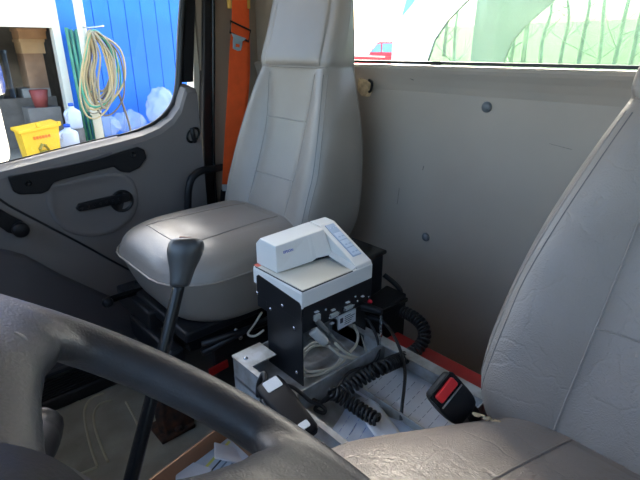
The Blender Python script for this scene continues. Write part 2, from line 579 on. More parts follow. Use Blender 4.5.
# lower panel (inner skin) - strip from sill down to the foot
top = [p for p in hole[:10]] + [(0.778, 0.893), (0.79, 0.896), (0.80, 0.896), (0.815, 0.890)]
lowx = lambda x: 0.05
verts, faces = [], []
for x, z in top:
    zt = z - 0.012
    verts += [(x, 1.560, z), (x, YD + 0.010, z - 0.010), (x, YD, z - 0.026), (x, YD, lowx(x)), (x, 1.560, lowx(x))]
n = len(top)
for i in range(n - 1):
    for j in range(4):
        faces.append((i * 5 + j, i * 5 + j + 1, (i + 1) * 5 + j + 1, (i + 1) * 5 + j))
e = (n - 1) * 5
faces.append((e, e + 1, e + 2, e + 3, e + 4))
faces.append((0, 1, 2, 3, 4))
dp = mesh('door_panel', verts, faces, 'door', door)
# window frame: upper black channel
frame_in = [Vector((x, 1.548, z)) for x, z in hole[3:]]
tube('window_channel', [(x + 0.004, 1.558, z) for x, z in hole[4:17]], lambda t: 0.003 + 0.008 * min(1, t * 4), 'rubber', door, 8, 4, flat=1.4)
prism('window_post', [(0.792, 1.545, 0.90), (0.806, 1.545, 1.0), (0.834, 1.545, 1.16), (0.862, 1.545, 1.5), (0.905, 1.545, 1.5), (0.864, 1.545, 1.16), (0.842, 1.545, 1.0), (0.828, 1.545, 0.90)],
      (0, 0.03, 0), 'black', door)
prism('glass_pane', [(x, 1.565, z) for x, z in hole], (0, 0.004, 0), 'glass_side', door)
tube('sill_wiper', [(-0.44, 1.553, sill(-0.44) + 0.003), (0.2, 1.553, sill(0.2) + 0.003), (0.409, 1.553, 0.735), (0.56, 1.553, 0.753)], 0.002, 'rubber', door, 6, 3)

# pull handle: two pads, a bar, screws; a pocket above the bar
D = lambda u, v, y=YD: at(u, v, y=y)
hp = [D(8, 177, YD - 0.01), D(60, 168, YD - 0.01), D(100, 159, YD - 0.01), D(138, 147, YD - 0.01), D(145, 150, YD - 0.01), D(147, 158, YD - 0.01), D(140, 168, YD - 0.01), D(130, 173, YD - 0.01), D(121, 172, YD - 0.01),
      D(114, 167, YD - 0.01), D(90, 173, YD - 0.01), D(62, 180, YD - 0.01), D(54, 183, YD - 0.01), D(49, 191, YD - 0.01), D(42, 194, YD - 0.01), D(20, 195, YD - 0.01), D(14, 192, YD - 0.01)]
pull = prism('pull_handle', hp, (0, 0.018, 0), 'black', door, 0.004)
for u, v in ((28, 183), (133, 155)):
    lathe('handle_screw', [(0.009, -0.001), (0.009, 0.0022), (0.005, 0.0025), (0.004, 0.001), (0.0005, 0.001)], D(u, v, YD - 0.011), (0, -1, 0), 'gloss', pull, 16)
prism('handle_pocket', [D(45, 165.5, 1.515), D(80, 158, 1.515), D(108, 149, 1.515), D(112, 151, 1.508), D(110, 156, 1.503), D(80, 164.5, 1.503), D(48, 171, 1.503)],
      (0, -0.008, 0.0), 'door_dark', door, 0.002)
# dished panel around the latch, with a raised rim
dish = [(47, 186), (46, 200), (52, 217), (64, 230), (82, 236), (100, 236), (116, 231), (131, 220), (138, 205), (137, 190), (131, 178), (114, 172), (88, 177), (60, 183)]
dc = D(92, 203, YD)
ringo = spline([D(u, v, YD - 0.0005) for u, v in dish], 3, True)
rings = [ringo, [p.lerp(dc, 0.05) + Vector((0, -0.006, 0)) for p in ringo], [p.lerp(dc, 0.14) + Vector((0, -0.002, 0)) for p in ringo], [p.lerp(dc, 0.42) + Vector((0, -0.0015, 0)) for p in ringo]]
loft('latch_dish', rings, 'door', door, True, False)
v0 = [dc + Vector((0, -0.0015, 0))] + rings[-1]
mesh('dish_floor', v0, [(0, 1 + i, 1 + (i + 1) % len(ringo)) for i in range(len(ringo))], 'door', door, True)
bz = D(122, 201, YD - 0.003)
bezel = lathe('latch_bezel', [(0.036, -0.002), (0.036, 0.004), (0.033, 0.006), (0.029, 0.004), (0.027, -0.001), (0.001, -0.001)], bz, (0, -1, 0), 'rubber', door, 28)
lev = [D(76, 209, YD - 0.016), D(79, 204, YD - 0.016), D(100, 199, YD - 0.016), D(122, 194, YD - 0.016), D(130, 194, YD - 0.016), D(131, 201, YD - 0.016), D(124, 203, YD - 0.016), D(100, 208, YD - 0.016), D(80, 212, YD - 0.016)]
lever = prism('latch_lever', lev, (0, 0.012, 0), 'black', door, 0.003)
for k in range(7):
    p = D(82 + k * 6.2, 208.2 - k * 1.5, YD - 0.018)
    lathe('grip_bump', [(0.004, 0), (0.003, 0.002), (0.0006, 0.003)], p, (0, -1, 0), 'black', lever, 8)
# crease lines and the lower, darker map pocket
tube('panel_joint', [D(-4, 196, YD), D(8, 205, YD), D(40, 222, YD), D(80, 243, YD), D(118, 264, YD), D(150, 280, YD)], 0.0035, 'rubber', door, 6, 4)
low = [D(-30, 243, YD), D(8, 250, YD), D(25, 255, YD), D(60, 274, YD), D(100, 292, YD), D(140, 308, YD), D(180, 322, YD)]
low_o = [Vector((p.x, YD - 0.03, p.z - 0.012)) for p in low]
bot_o = [Vector((p.x, YD - 0.03, 0.08)) for p in low]
vv = []
for a, b, c in zip(low, low_o, bot_o):
    vv += [a, b, c]
mesh('map_pocket', vv, [f for i in range(len(low) - 1) for f in ((i * 3, i * 3 + 1, i * 3 + 4, i * 3 + 3), (i * 3 + 1, i * 3 + 2, i * 3 + 5, i * 3 + 4))], 'door_dark', door, True)
# window crank
cr = prism('window_crank', [D(-20, 206, YD - 0.02), D(-5, 206, YD - 0.02), D(12, 216, YD - 0.02), D(24, 222, YD - 0.02), D(22, 236, YD - 0.02), D(8, 233, YD - 0.02), D(-8, 222, YD - 0.02), D(-22, 216, YD - 0.02)], (0, 0.016, 0), 'black', door, 0.004)
lathe('crank_knob', [(0.017, 0), (0.021, 0.012), (0.021, 0.026), (0.017, 0.031), (0.001, 0.033)], D(19, 228, YD - 0.02), (0, -1, 0), 'black', cr, 24)
# oval lock pull by the rear edge
lk = lathe('lock_bezel', [(0.030, -0.002), (0.030, 0.003), (0.026, 0.005), (0.022, 0.002), (0.021, -0.004), (0.001, -0.004)], D(193, 135, YD), (0, -1, 0), 'gloss', door, 26, 0.72)
tube('lock_tab', [D(192, 128, YD - 0.004), D(193, 135, YD - 0.008), D(195, 142, YD - 0.004)], 0.008, 'black', lk, 8, 4)


# ------------------------------------------------------------------ seats
def make_seat(name, label, dx, cy, dz, mt, wrinkled, recline=0.0, wide0=1.0, wtaper=0.0, tilt=0.0, ctaper=0.0, cfront=0.0, cwide=1.0, clift=0.0):
    root = thing(name, label, 'seat', (0.6 + dx, cy, 0))
    # backrest: (z, bolster crest x, back x, half width, recess of the insert, insert half width)
    S = [(0.45, 0.775, 0.93, 0.150, 0.004, 0.095), (0.47, 0.752, 0.965, 0.185, 0.012, 0.095), (0.53, 0.750, 0.985, 0.207, 0.026, 0.088), (0.60, 0.772, 0.992, 0.215, 0.036, 0.086), (0.70, 0.806, 0.995, 0.212, 0.044, 0.084),
         (0.78, 0.833, 0.998, 0.203, 0.042, 0.084), (0.86, 0.860, 0.998, 0.186, 0.032, 0.086), (0.92, 0.880, 0.997, 0.169, 0.018, 0.088), (0.948, 0.891, 1.004, 0.161, 0.009, 0.09),
         (0.958, 0.897, 1.003, 0.158, 0.002, 0.11), (0.968, 0.895, 1.003, 0.160, -0.003, 0.11), (0.99, 0.900, 1.002, 0.160, -0.004, 0.11),
         (1.06, 0.926, 1.0, 0.158, -0.004, 0.105), (1.14, 0.946, 1.0, 0.152, -0.004, 0.10), (1.22, 0.962, 1.0, 0.142, -0.003, 0.09), (1.28, 0.974, 1.0, 0.12, -0.004, 0.07), (1.305, 0.975, 0.99, 0.085, 0, 0.05)]
    wid = lambda z: wide0 + wtaper * (z - 0.5)
    rings = []
    for z, xc, xb, w, rec, ins in S:
        ck = 0.93 if z > 0.96 else 0.86
        half = [(0.0, xc + rec), (ins * 0.6, xc + rec), (ins, xc + rec * 0.9), (ins + 0.012, xc + rec * 0.6), (w * 0.72, xc + 0.002), (w * ck, xc), (w * (ck + 0.09 if ck < 0.9 else 0.985), xc + 0.014), (w, xc + 0.042),
                (w, xc * 0.5 + xb * 0.5), (w * 0.985, xb - 0.02), (w * 0.93, xb), (w * 0.5, xb + 0.004), (0.0, xb + 0.005)]
        sh = dx + recline * (z - 0.5)
        wide = wid(z)
        ring = [(x + sh, cy - y * wide, z + dz) for y, x in half] + [(x + sh, cy + y * wide, z + dz) for y, x in half[-2:0:-1]]
        rings.append(ring)
    back = loft('backrest', rings, mt, root, sub=2)
    bvh = BVHTree.FromPolygons([v.co.copy() for v in back.data.vertices], [tuple(p.vertices) for p in back.data.polygons])

    def fr(y, z):
        h = bvh.ray_cast(Vector((-0.5, cy + y * wid(z), z + dz)), Vector((1, 0, 0)))
        return h[0] if h[0] else Vector((0.9 + dx, cy + y, z + dz))

    def sd(x, z, s):
        h = bvh.ray_cast(Vector((x + dx + recline * (z - 0.5), cy + s * 0.6, z + dz)), Vector((0, -s, 0)))
        return h[0] if h[0] else Vector((x + dx, cy + s * 0.2, z + dz))

    def line(pts, r, nm='seam', m=None, par=None):
        return tube(nm, pts, r, m or mt, par or back, 6, 0)
    zs = [0.50 + 0.02 * k for k in range(23)]
    for s in (-1, 1):
        line([fr(s * (0.090 + 0.012 * max(0, z - 0.8) / 0.15), z) for z in zs], 0.0016)
        if not wrinkled or s == 1:
            line([fr(s * (0.198 - 0.30 * max(0, z - 0.68) ** 1.35), z) for z in [0.50 + 0.02 * k for k in range(23)]], 0.0016, 'edge_seam')
            line([fr(s * (0.188 - 0.30 * max(0, z - 0.68) ** 1.35), z) for z in [0.50 + 0.02 * k for k in range(23)]], 0.0009, 'stitch_line', 'stitch')
    for z in (0.655, 0.815):
        line([fr(y * 0.01, z + 0.00002 * y * y) for y in range(-9, 10)], 0.0018)
    line([fr(y * 0.0103, 0.957) for y in range(-14, 15)], 0.0022, 'headrest_seam')
    # back shell piping along the driver-facing flank
    for s in (-1, 1):
        line([sd(0.985 - 0.12 * max(0, 0.56 - z), z, s) for z in [0.50 + 0.03 * k for k in range(24)]], 0.0022, 'shell_piping')

    # cushion
    def outline(inset, x0, x1, zf, taper):
        pts = []
        w = 0.213 - inset
        a0, a1 = x0 + inset + cfront, x1 - inset * 0.4
        r = max(0.02, 0.14 - inset * 0.5)
        for cx, cyy, a, rr_ in ((a1 - 0.03, w - 0.03, 0, 0.03), (a0 + r, w - r * 0.9, 90, r), (a0 + r, -w + r * 0.9, 180, r), (a1 - 0.03, -w + 0.03, 270, 0.03)):
            for i in range(7):
                t = math.radians(a + 90 * i / 6)
                x = cx + rr_ * math.cos(t)
                y = cyy + rr_ * (0.9 if rr_ > 0.03 else 1) * math.sin(t)
                pts.append((x, y))
        pts2 = []
        for i in range(len(pts)):  # straight runs get extra points
            p, q = pts[i], pts[(i + 1) % len(pts)]
            pts2.append(p)
            if i % 7 == 6:
                for k in range(1, 6):
                    pts2.append((p[0] + (q[0] - p[0]) * k / 6, p[1] + (q[1] - p[1]) * k / 6))
        return [(x + dx, cy + y * min(1.34, max(0.86, cwide + ctaper * (0.6 - x))), zf(x, y) + dz + clift - tilt * (x - 0.5)) for x, y in pts2]
    L = [(0.035, 0.405, 0.80, lambda x, y: 0.372), (0.014, 0.40, 0.82, lambda x, y: 0.376), (0.006, 0.392, 0.83, lambda x, y: 0.405), (0.003, 0.374, 0.83, lambda x, y: 0.465), (0.0, 0.366, 0.83, lambda x, y: 0.496),
         (-0.003, 0.364, 0.83, lambda x, y: 0.502), (0.001, 0.366, 0.83, lambda x, y: 0.509), (0.004, 0.369, 0.83, lambda x, y: 0.53), (0.015, 0.372, 0.83, lambda x, y: 0.544), (0.034, 0.375, 0.82, lambda x, y: 0.556), (0.062, 0.38, 0.81, lambda x, y: 0.565), (0.095, 0.39, 0.80, lambda x, y: 0.568),
         (0.104, 0.39, 0.80, lambda x, y: 0.566), (0.13, 0.39, 0.80, lambda x, y: 0.570), (0.17, 0.39, 0.79, lambda x, y: 0.572)]
    rings = [outline(i, a, b, f, 0.0) for i, a, b, f in L]
    cush = loft('cushion', rings, mt, root, sub=1)
    cb = BVHTree.FromPolygons([v.co.copy() for v in cush.data.vertices], [tuple(p.vertices) for p in cush.data.polygons])

    def tp(x, y):
        h = cb.ray_cast(Vector((x + dx, cy + y, 1.5)), Vector((0, 0, -1)))
        return h[0] if h[0] else Vector((x + dx, cy + y, 0.55 + dz))
    for s in (-1, 1):
        line([tp(0.47 + 0.02 * k, s * (0.105 - 0.0016 * k)) for k in range(16)], 0.0018, par=cush)
    line([tp(0.47 + 0.00003 * y * y, y * 0.01) for y in range(-10, 11)], 0.0018, par=cush)
    wl_ = outline(-0.0035, 0.364, 0.83, lambda x, y: 0.502, 0)
    tube('welt', wl_, 0.0026, mt, cush, 8, 1, closed=True)
    # pedestal, slides and mechanism
    box('seat_pan', (0.42 + dx, 0.80 + dx), (cy - 0.17, cy + 0.17), (0.345 + dz, 0.374 + dz), 'blackm', root, 0.006)
    box('pedestal', (0.50 + dx, 0.78 + dx), (cy - 0.15, cy + 0.15), (0.0, 0.30), 'blackm', root, 0.01)
    for s in (-1, 1):
        box('slide_rail', (0.43 + dx, 0.80 + dx), (cy + s * 0.15 - 0.015, cy + s * 0.15 + 0.015), (0.315 + dz, 0.346 + dz), 'gloss', root, 0.003)
        for a, b in ((0.46, 0.74), (0.74, 0.46)):
            tube('scissor_arm', [(a + dx, cy + s * 0.165, 0.30), (b + dx, cy + s * 0.165, 0.325 + dz)], 0.009, 'blackm', root, 8, 0)
    return root, back, cush


pseat, pback, pcush = make_seat('passenger_seat', 'grey vinyl high-back passenger seat beside the orange seat belt', 0.0, 1.105, 0.0, 'seat_p', False, cfront=0.024)
dseat, dback, dcush = make_seat('driver_seat', 'creased grey vinyl driver seat at the right, next to the red belt buckle', -0.16, 0.068, -0.02, 'seat_d', True, recline=0.10, wide0=1.17, wtaper=-0.30, tilt=0.30, ctaper=1.3, cwide=1.12, clift=0.028)
# passenger seat fittings
tube('recline_lever', [(0.44, 1.28, 0.37), at(150, 288, y=1.25), at(128, 294, y=1.22), at(107, 301, y=1.2)], 0.010, 'gloss', pseat, 10, 6, flat=0.7)
lathe('lever_end', [(0.006, 0), (0.014, 0.006), (0.014, 0.02), (0.006, 0.026)], at(112, 300, y=1.2), (-0.9, -0.2, -0.1), 'black', pseat, 12)
box('front_bracket', (0.40, 0.47), (1.10, 1.32), (0.31, 0.366), 'blackm', pseat, 0.006)
box('bracket_plate', (0.39, 0.43), (0.97, 1.22), (0.25, 0.315), 'blackm', pseat, 0.008)
box('white_tag', (0.455, 0.515), (0.937, 0.942), (0.35, 0.366), 'label', pseat, 0.0, (math.radians(-6), 'Y'))
a = at(217, 368, y=0.945)
box('red_tag', (a.x - 0.025, a.x + 0.03), (0.938, 0.944), (a.z - 0.010, a.z + 0.012), 'redbox', pseat, 0.001, (math.radians(-4), 'Y'))
for k in range(3):
    p = at(150 + k * 5 + 85, 330 + (k % 2) * 7, y=0.945)
    lathe('bolt', [(0.008, 0), (0.008, 0.004), (0.004, 0.007), (0.001, 0.007)], p, (0, -1, 0), 'steel', pseat, 8)
# torn vinyl where the driver cushion meets the backrest
tp_ = spline([at(473, 412, z=0.505), at(482, 416, z=0.503), at(490, 419, z=0.501), at(500, 423, z=0.50)], 5)
bm = bmesh.new()
tube_bm(bm, [p + Vector((random.uniform(-.002, .002), random.uniform(-.002, .002), random.uniform(-.001, .002))) for p in tp_], lambda t: 0.0014 + 0.0018 * abs(math.sin(9 * t)), 6)
bm_obj('torn_lining', bm, 'foam', dseat, True)

# ------------------------------------------------------------------ steering wheel
T = math.radians(35.1)
WC = Vector((-0.01, 0.15, 0.855))
EX, EY = Vector((math.cos(T), 0, -math.sin(T))), Vector((0, 1, 0))
EN = EX.cross(EY)
W = lambda a, b, h=0.0: WC + EX * a + EY * b + EN * h
wheel = thing('steering_wheel', 'worn dark grey steering wheel in the foreground', 'steering wheel', W(0, 0, -0.3))
RW, RM = 0.218, 0.0172
wbm = bmesh.new()
tube_bm(wbm, [W(RW * math.cos(2 * math.pi * k / 96), RW * math.sin(2 * math.pi * k / 96)) for k in range(96)], RM, 20, True)


def spoke(ang, w_in, w_mid, w_out_l, w_out_r):
    c, s = math.cos(ang), math.sin(ang)
    rows = [(0.03, w_in, w_in, 0.010, -0.015, 0), (0.07, w_in, w_in, 0.011, -0.012, 0), (0.11, w_mid, w_mid, 0.0125, -0.006, 0), (0.14, w_mid * 1.12, w_mid * 1.12, 0.014, -0.001, 0.2), (0.165, w_mid * 1.4, w_mid * 1.4, 0.0152, 0.0, 0.5),
            (0.185, w_out_r * 0.68, w_out_l * 0.68, 0.0160, 0.0, 0.8), (0.200, w_out_r * 0.95, w_out_l * 0.95, 0.0164, 0.0, 1.0), (0.214, w_out_r * 1.05, w_out_l * 1.05, 0.0160, 0.0, 1.0)]
    rings = []
    for r, wr_, wl2, th, h, sf in rows:
        ring = []
        for k in range(20):
            t = 2 * math.pi * k / 20
            ct, st = math.cos(t), math.sin(t)
            q = math.copysign(abs(ct) ** (0.6 + 0.3 * sf), ct)
            g = math.copysign(abs(st) ** (0.8 + 0.3 * sf), st)
            off = q * (wl2 if q > 0 else wr_)
            rad = r if r < 0.15 else math.sqrt(max(0.0, r * r - off * off * sf))
            ring.append(W(c * rad - s * off, s * rad + c * off, h + g * th))
        rings.append(ring)
    bv = [[wbm.verts.new(p) for p in r_] for r_ in rings]
    for a_, b_ in zip(bv, bv[1:]):
        for k in range(20):
            wbm.faces.new((a_[k], a_[(k + 1) % 20], b_[(k + 1) % 20], b_[k]))
    wbm.faces.new(bv[0])
    wbm.faces.new(bv[-1])


for a in (82, 0, 262, 180):
    spoke(math.radians(a), 0.036, 0.036, 0.082, 0.082)
rimo = bm_obj('rim', wbm, 'wheel', wheel, True)
md = rimo.modifiers.new('fuse', 'REMESH')
md.mode = 'VOXEL'
md.voxel_size = 0.0026
md.use_smooth_shade = True
md = rimo.modifiers.new('soften', 'SMOOTH')
md.factor = 0.5
md.iterations = 22
bpy.context.view_layer.update()
nm_ = bpy.data.meshes.new_from_object(rimo.evaluated_get(bpy.context.evaluated_depsgraph_get()))
rimo.modifiers.clear()
rimo.data = nm_
nm_.name = 'rim'
nm_.polygons.foreach_set('use_smooth', [True] * len(nm_.polygons))
lathe('hub', [(0.058, -0.06), (0.062, -0.03), (0.062, -0.008), (0.054, 0.004), (0.03, 0.010), (0.001, 0.012)], WC, EN, 'wheel', wheel, 32)
lathe('horn_pad', [(0.036, 0.008), (0.036, 0.014), (0.03, 0.018), (0.001, 0.019)], WC, EN, 'black', wheel, 28)
wb = BVHTree.FromPolygons([v.co.copy() for v in nm_.vertices], [tuple(p.vertices) for p in nm_.polygons])
hit, nrm, _, _ = wb.ray_cast(EYE, (at(22, 336, d=1) - EYE).normalized())
if hit is not None:
    tv = (UP - nrm * UP.dot(nrm)).normalized()
    tw = nrm.cross(tv)
    rings = [[hit + tv * (0.0048 * k_ * math.cos(q) + 0.0012 * math.sin(2 * q)) + tw * (0.0026 * k_ * math.sin(q)) + nrm * h for q in [n_ * math.pi / 6 for n_ in range(12)]]
             for k_, h in ((1.0, -0.0006), (0.85, 0.0003), (0.3, 0.0004))]
    loft('worn_patch', rings, mat('pale_wear', srgb(128, 126, 124), 0.6), wheel)
col = thing('steering_column', 'dark steering column shroud with lever under the wheel', 'steering column', W(0, 0, -0.55))
lathe('shroud', [(0.05, -0.07), (0.058, -0.10), (0.062, -0.22), (0.06, -0.40), (0.05, -0.50), (0.03, -0.56)], WC, EN, 'black', col, 24)
tube('signal_stalk', [W(-0.01, 0.05, -0.10), at(26, 460, d=0.40), at(35, 440, d=0.45), at(39, 425, d=0.47)], lambda t: 0.010 + 0.012 * min(1, t * 1.6), 'black', col, 14, 6)
lathe('stalk_button', [(0.008, 0.0), (0.010, 0.006), (0.006, 0.010), (0.001, 0.011)], at(37, 430, d=0.452), (-0.55, -0.7, 0.4), 'gloss', col, 14)

# ------------------------------------------------------------------ gear lever
gear = thing('gear_lever', 'black gear lever with worn knob leaning in front of the passenger seat', 'gear lever', (-0.09, 0.40, 0.0))
k0, k1 = at(187.5, 238, d=0.62), at(179.5, 287, d=0.615)
ax = (k1 - k0).normalized()
L_ = (k1 - k0).length
# shaft follows the same line to the floor
s1 = at(131, 480, d=0.60)
s2 = s1 + (s1 - k1) * 2.1
s2.z = max(s2.z, 0.04)
tube('shaft', [k1 - ax * 0.01, k1.lerp(s1, 0.5), s1, s1.lerp(s2, 0.5), s2], lambda t: 0.0072 + 0.0022 * min(1, t * 2), 'gloss', gear, 16, 6)
lathe('boot', [(0.075, 0.0), (0.072, 0.015), (0.055, 0.03), (0.058, 0.045), (0.042, 0.06), (0.044, 0.075), (0.028, 0.09), (0.024, 0.11), (0.012, 0.125)], (s2.x, s2.y, 0.0), (0, 0, 1), 'rubber', gear, 24)
side = RT
fwd = ax.cross(side).normalized()
prof = [(0.0, 0.012, 0.010), (0.002, 0.0195, 0.016), (0.006, 0.0225, 0.019), (0.013, 0.0232, 0.020), (0.021, 0.0222, 0.019), (0.031, 0.0185, 0.0165), (0.042, 0.0150, 0.014), (0.052, 0.0132, 0.0128), (0.058, 0.0125, 0.0122), (0.0605, 0.0105, 0.0105)]
rings = []
for h, a, b in prof:
    hh = h / 0.0605 * L_
    rings.append([k0 + ax * hh + side * (a * math.copysign(abs(math.cos(t)) ** 0.8, math.cos(t))) + fwd * (b * math.copysign(abs(math.sin(t)) ** 0.8, math.sin(t))) for t in [2 * math.pi * k / 20 for k in range(20)]])
loft('knob', rings, mat('knob_rubber', srgb(62, 62, 62), 0.36, var=0.15, vscale=30, bump=0.1, bscale=200), gear, sub=1)
emb = k0 + ax * 0.0005 - fwd * 0.002
lathe('shift_emblem', [(0.011, -0.0006), (0.011, 0.0012), (0.009, 0.0016), (0.001, 0.0016)], emb, -ax, mat('worn_emblem', srgb(150, 110, 84), 0.4, var=0.4, vscale=120), gear, 20)

# ------------------------------------------------------------------ aluminium tray between the seats
tray = thing('console_tray', 'dull aluminium tray between the seats holding papers and cables', 'tray', (0.55, 0.52, 0.0))
TX0, TX1, TY0, TY1, TZ0, TZ1 = 0.42, 0.692, 0.31, 0.725, 0.375, 0.42
box('tray_floor', (TX0, TX1), (TY0, TY1), (TZ0 - 0.004, TZ0), 'alu', tray)
th = 0.003
box('front_side', (TX0, TX0 + th), (TY0, TY1), (0.31, TZ1), 'alu', tray, 0.001)
box('rear_side', (TX1 - th, TX1), (TY0, TY1), (0.31, TZ1), 'alu', tray, 0.001)
box('far_side', (TX0 + th, TX1 - th), (TY1 - th, TY1), (0.31, TZ1), 'alu', tray, 0.001)
box('near_side', (TX0 + th, TX1 - th), (TY0, TY0 + th), (0.31, TZ1), 'alu', tray, 0.001)
box('far_flange', (TX0, 0.49), (TY1 - 0.055, TY1 + 0.004), (TZ1, TZ1 + 0.0025), 'alu', tray, 0.0008)
box('front_flange', (TX0 - 0.002, TX0 + 0.010), (TY0, TY1), (TZ1 - 0.0005, TZ1 + 0.003), 'alu', tray, 0.0008)
box('rear_flange', (TX1 - 0.016, TX1 + 0.010), (TY0, TY1), (TZ1 - 0.0005, TZ1 + 0.003), 'alu', tray, 0.0008)
box('partition', (0.445, TX1 - 0.006), (0.548, 0.552), (TZ0, TZ1 + 0.002), 'alu', tray, 0.001)
box('divider', (0.566, 0.569), (TY0 + 0.004, 0.547), (TZ0, TZ0 + 0.022), 'alu', tray, 0.001)
box('console_base', (0.46, 0.66), (0.36, 0.68), (0.0, 0.371), 'blackm', tray, 0.004)
for (x, y) in ((0.435, 0.70), (0.60, 0.560), (0.66, 0.560)):
    lathe('tray_screw', [(0.005, 0), (0.005, 0.002), (0.002, 0.004), (0.0005, 0.004)], (x, y, TZ1 + 0.002 if y > 0.6 else TZ0), (0, 0, 1), 'steel', tray, 10)

# papers in the tray
def sheet(name, label, cen, w, l, ang, m, lines, grp=None, z=0.0, curl=0.004, linem='ink'):
    t = thing(name, label, 'paper', (cen[0], cen[1], z))
    ca, sa = math.cos(ang), math.sin(ang)
    vs_, fs = [], []
    N = 6
    for lay in (0, 1):
        for i in range(N + 1):
            for j in range(N + 1):
                a, b = (i / N - 0.5) * w, (j / N - 0.5) * l
                vs_.append((cen[0] + ca * a - sa * b, cen[1] + sa * a + ca * b, z + lay * 0.0006 + curl * (2 * i / N - 1) ** 2 * (0.5 + j / N)))
    q = (N + 1) ** 2
    for lay in (0, 1):
        for i in range(N):
            for j in range(N):
                k = lay * q + i * (N + 1) + j
                fs.append((k, k + 1, k + N + 2, k + N + 1))
    edge = [i * (N + 1) for i in range(N + 1)] + [N * (N + 1) + j for j in range(1, N + 1)] + [i * (N + 1) + N for i in range(N - 1, -1, -1)] + [j for j in range(N - 1, 0, -1)]
    for i in range(len(edge)):
        a, b = edge[i], edge[(i + 1) % len(edge)]
        fs.append((a, b, b + q, a + q))
    mesh('leaf', vs_, fs, m, t, True)
    for k in range(lines):
        b = l * (0.40 - 0.8 * k / max(1, lines - 1)) if lines > 1 else 0
        ln = w * random.uniform(0.25, 0.42)
        y0 = b
        aa = -0.42 * w
        while aa < -0.06 * w + ln:
            wd = random.uniform(0.05, 0.16) * w
            pts = []
            for q_ in (aa, aa + wd):
                ii = q_ / w + 0.5
                pts.append(Vector((cen[0] + ca * q_ - sa * y0, cen[1] + sa * q_ + ca * y0, z + 0.0007 + curl * (2 * ii - 1) ** 2 * (0.5 + (y0 / l + 0.5)))))
            tube('print_line', pts, 0.0005, linem, t, 4, 0)
            aa += wd + 0.05 * w
    return t


faint = mat('faint_print', srgb(130, 138, 152), 0.8)
sheet('form_sheet', 'printed white form lying in the tray under the black cord', (0.632, 0.43), 0.125, 0.20, math.radians(8), 'paper', 9, z=0.379, linem=faint)
sheet('form_sheet', 'lower white form sheet tucked beneath the printed one in the tray', (0.615, 0.40), 0.085, 0.16, math.radians(-14), 'paper', 4, z=0.3765, curl=0.001, linem=faint)
sheet('note_slip', 'pale blue printed slip in the front compartment of the tray', (0.505, 0.418), 0.105, 0.14, math.radians(20), 'paper_blue', 7, z=0.377, linem=mat('blue_print', srgb(110, 140, 205), 0.8))
sheet('note_slip', 'small white slip beneath the end of the coiled cord', (0.535, 0.44), 0.045, 0.12, math.radians(-20), 'paper', 2, z=0.3835, curl=0.001, linem=faint)

# ------------------------------------------------------------------ printer stand with electronics
stand = thing('printer_stand', 'black steel stand with port panel carrying the slip printer', 'stand', (0.59, 0.66, TZ0))
PX0, PX1, PY0, PY1, PZ = 0.502, 0.695, 0.60, 0.757, 0.553
box('left_plate', (PX0, PX0 + 0.003), (PY0 + 0.002, 0.715), (TZ0, PZ - 0.02), 'blackm', stand, 0.001)
prism('upper_plate', [(PX0 - 0.001, PY0 + 0.003, PZ - 0.03), (PX0 - 0.001, PY0 + 0.003, PZ + 0.004), (PX0 - 0.001, PY0 + 0.008, PZ + 0.010), (PX0 - 0.001, PY1 - 0.02, PZ + 0.022), (PX0 - 0.001, PY1 - 0.012, PZ + 0.016), (PX0 - 0.001, PY1 - 0.010, PZ - 0.03)],
      (0.003, 0, 0), 'blackm', stand, 0.0008)
box('right_plate', (PX1 - 0.006, PX1 - 0.003), (PY0 + 0.01, 0.715), (TZ0, PZ - 0.06), 'blackm', stand, 0.001)
unit = box('electronics_box', (PX0 + 0.003, PX1 + 0.004), (PY0 + 0.004, PY1 - 0.005), (PZ - 0.058, PZ - 0.002), 'blackm', stand, 0.002)
for y, z in ((0.62, 0.40), (0.625, 0.50), (0.70, 0.51), (0.66, 0.535), (0.745, 0.53)):
    lathe('plate_screw', [(0.0042, 0), (0.0038, 0.0015), (0.001, 0.0022)], (PX0 - 0.0005, y, z), (-1, 0, 0), 'steel', stand, 10)
YF = PY0 + 0.0035
pp = lambda u, v: at(u, v, y=YF)


def port(name, u, v, w, h, m, par):
    c = pp(u, v)
    return box(name, (c.x - w / 2, c.x + w / 2), (YF - 0.005, YF + 0.001), (c.z - h / 2, c.z + h / 2), m, par, 0.0012)


for u, v in ((333.5, 314.5), (348, 307)):
    q = port('serial_port', u, v, 0.021, 0.0085, 'port', unit)
    c = pp(u, v)
    for s in (-1, 1):
        lathe('port_screw', [(0.0028, 0), (0.0028, 0.005), (0.001, 0.0055)], (c.x + s * 0.0135, YF, c.z), (0, -1, 0), 'steel', unit, 8)
    port('port_caption', u - 1, v - 5, 0.010, 0.0025, 'label', unit)
port('network_port', 316.5, 317, 0.015, 0.013, 'port', unit)
port('port_caption', 316, 311.5, 0.010, 0.002, 'label', unit)
port('port_caption', 331, 323, 0.010, 0.0025, 'label', unit)
port('port_caption', 313, 329, 0.010, 0.0025, 'label', unit)
for u, v in ((325.5, 309.3), (355, 296.5), (357, 300.8), (368, 296.8)):
    lathe('panel_screw', [(0.003, 0), (0.003, 0.002), (0.001, 0.003)], pp(u, v), (0, -1, 0), 'steel', unit, 10)
lathe('indicator_lamp', [(0.0048, 0), (0.0048, 0.004), (0.003, 0.007), (0.0006, 0.0085)], pp(369, 301), (0, -1, 0), 'led', unit, 14)
port('port_caption', 362, 296, 0.007, 0.002, 'label', unit)
c = pp(345.5, 318.5)
plate = box('rating_label', (c.x - 0.025, c.x + 0.026), (YF - 0.0045, YF - 0.001), (c.z - 0.015, c.z + 0.015), 'label', unit, 0.0)
box('label_code', (c.x - 0.020, c.x - 0.012), (YF - 0.0052, YF - 0.004), (c.z - 0.002, c.z + 0.009), 'ink', plate)
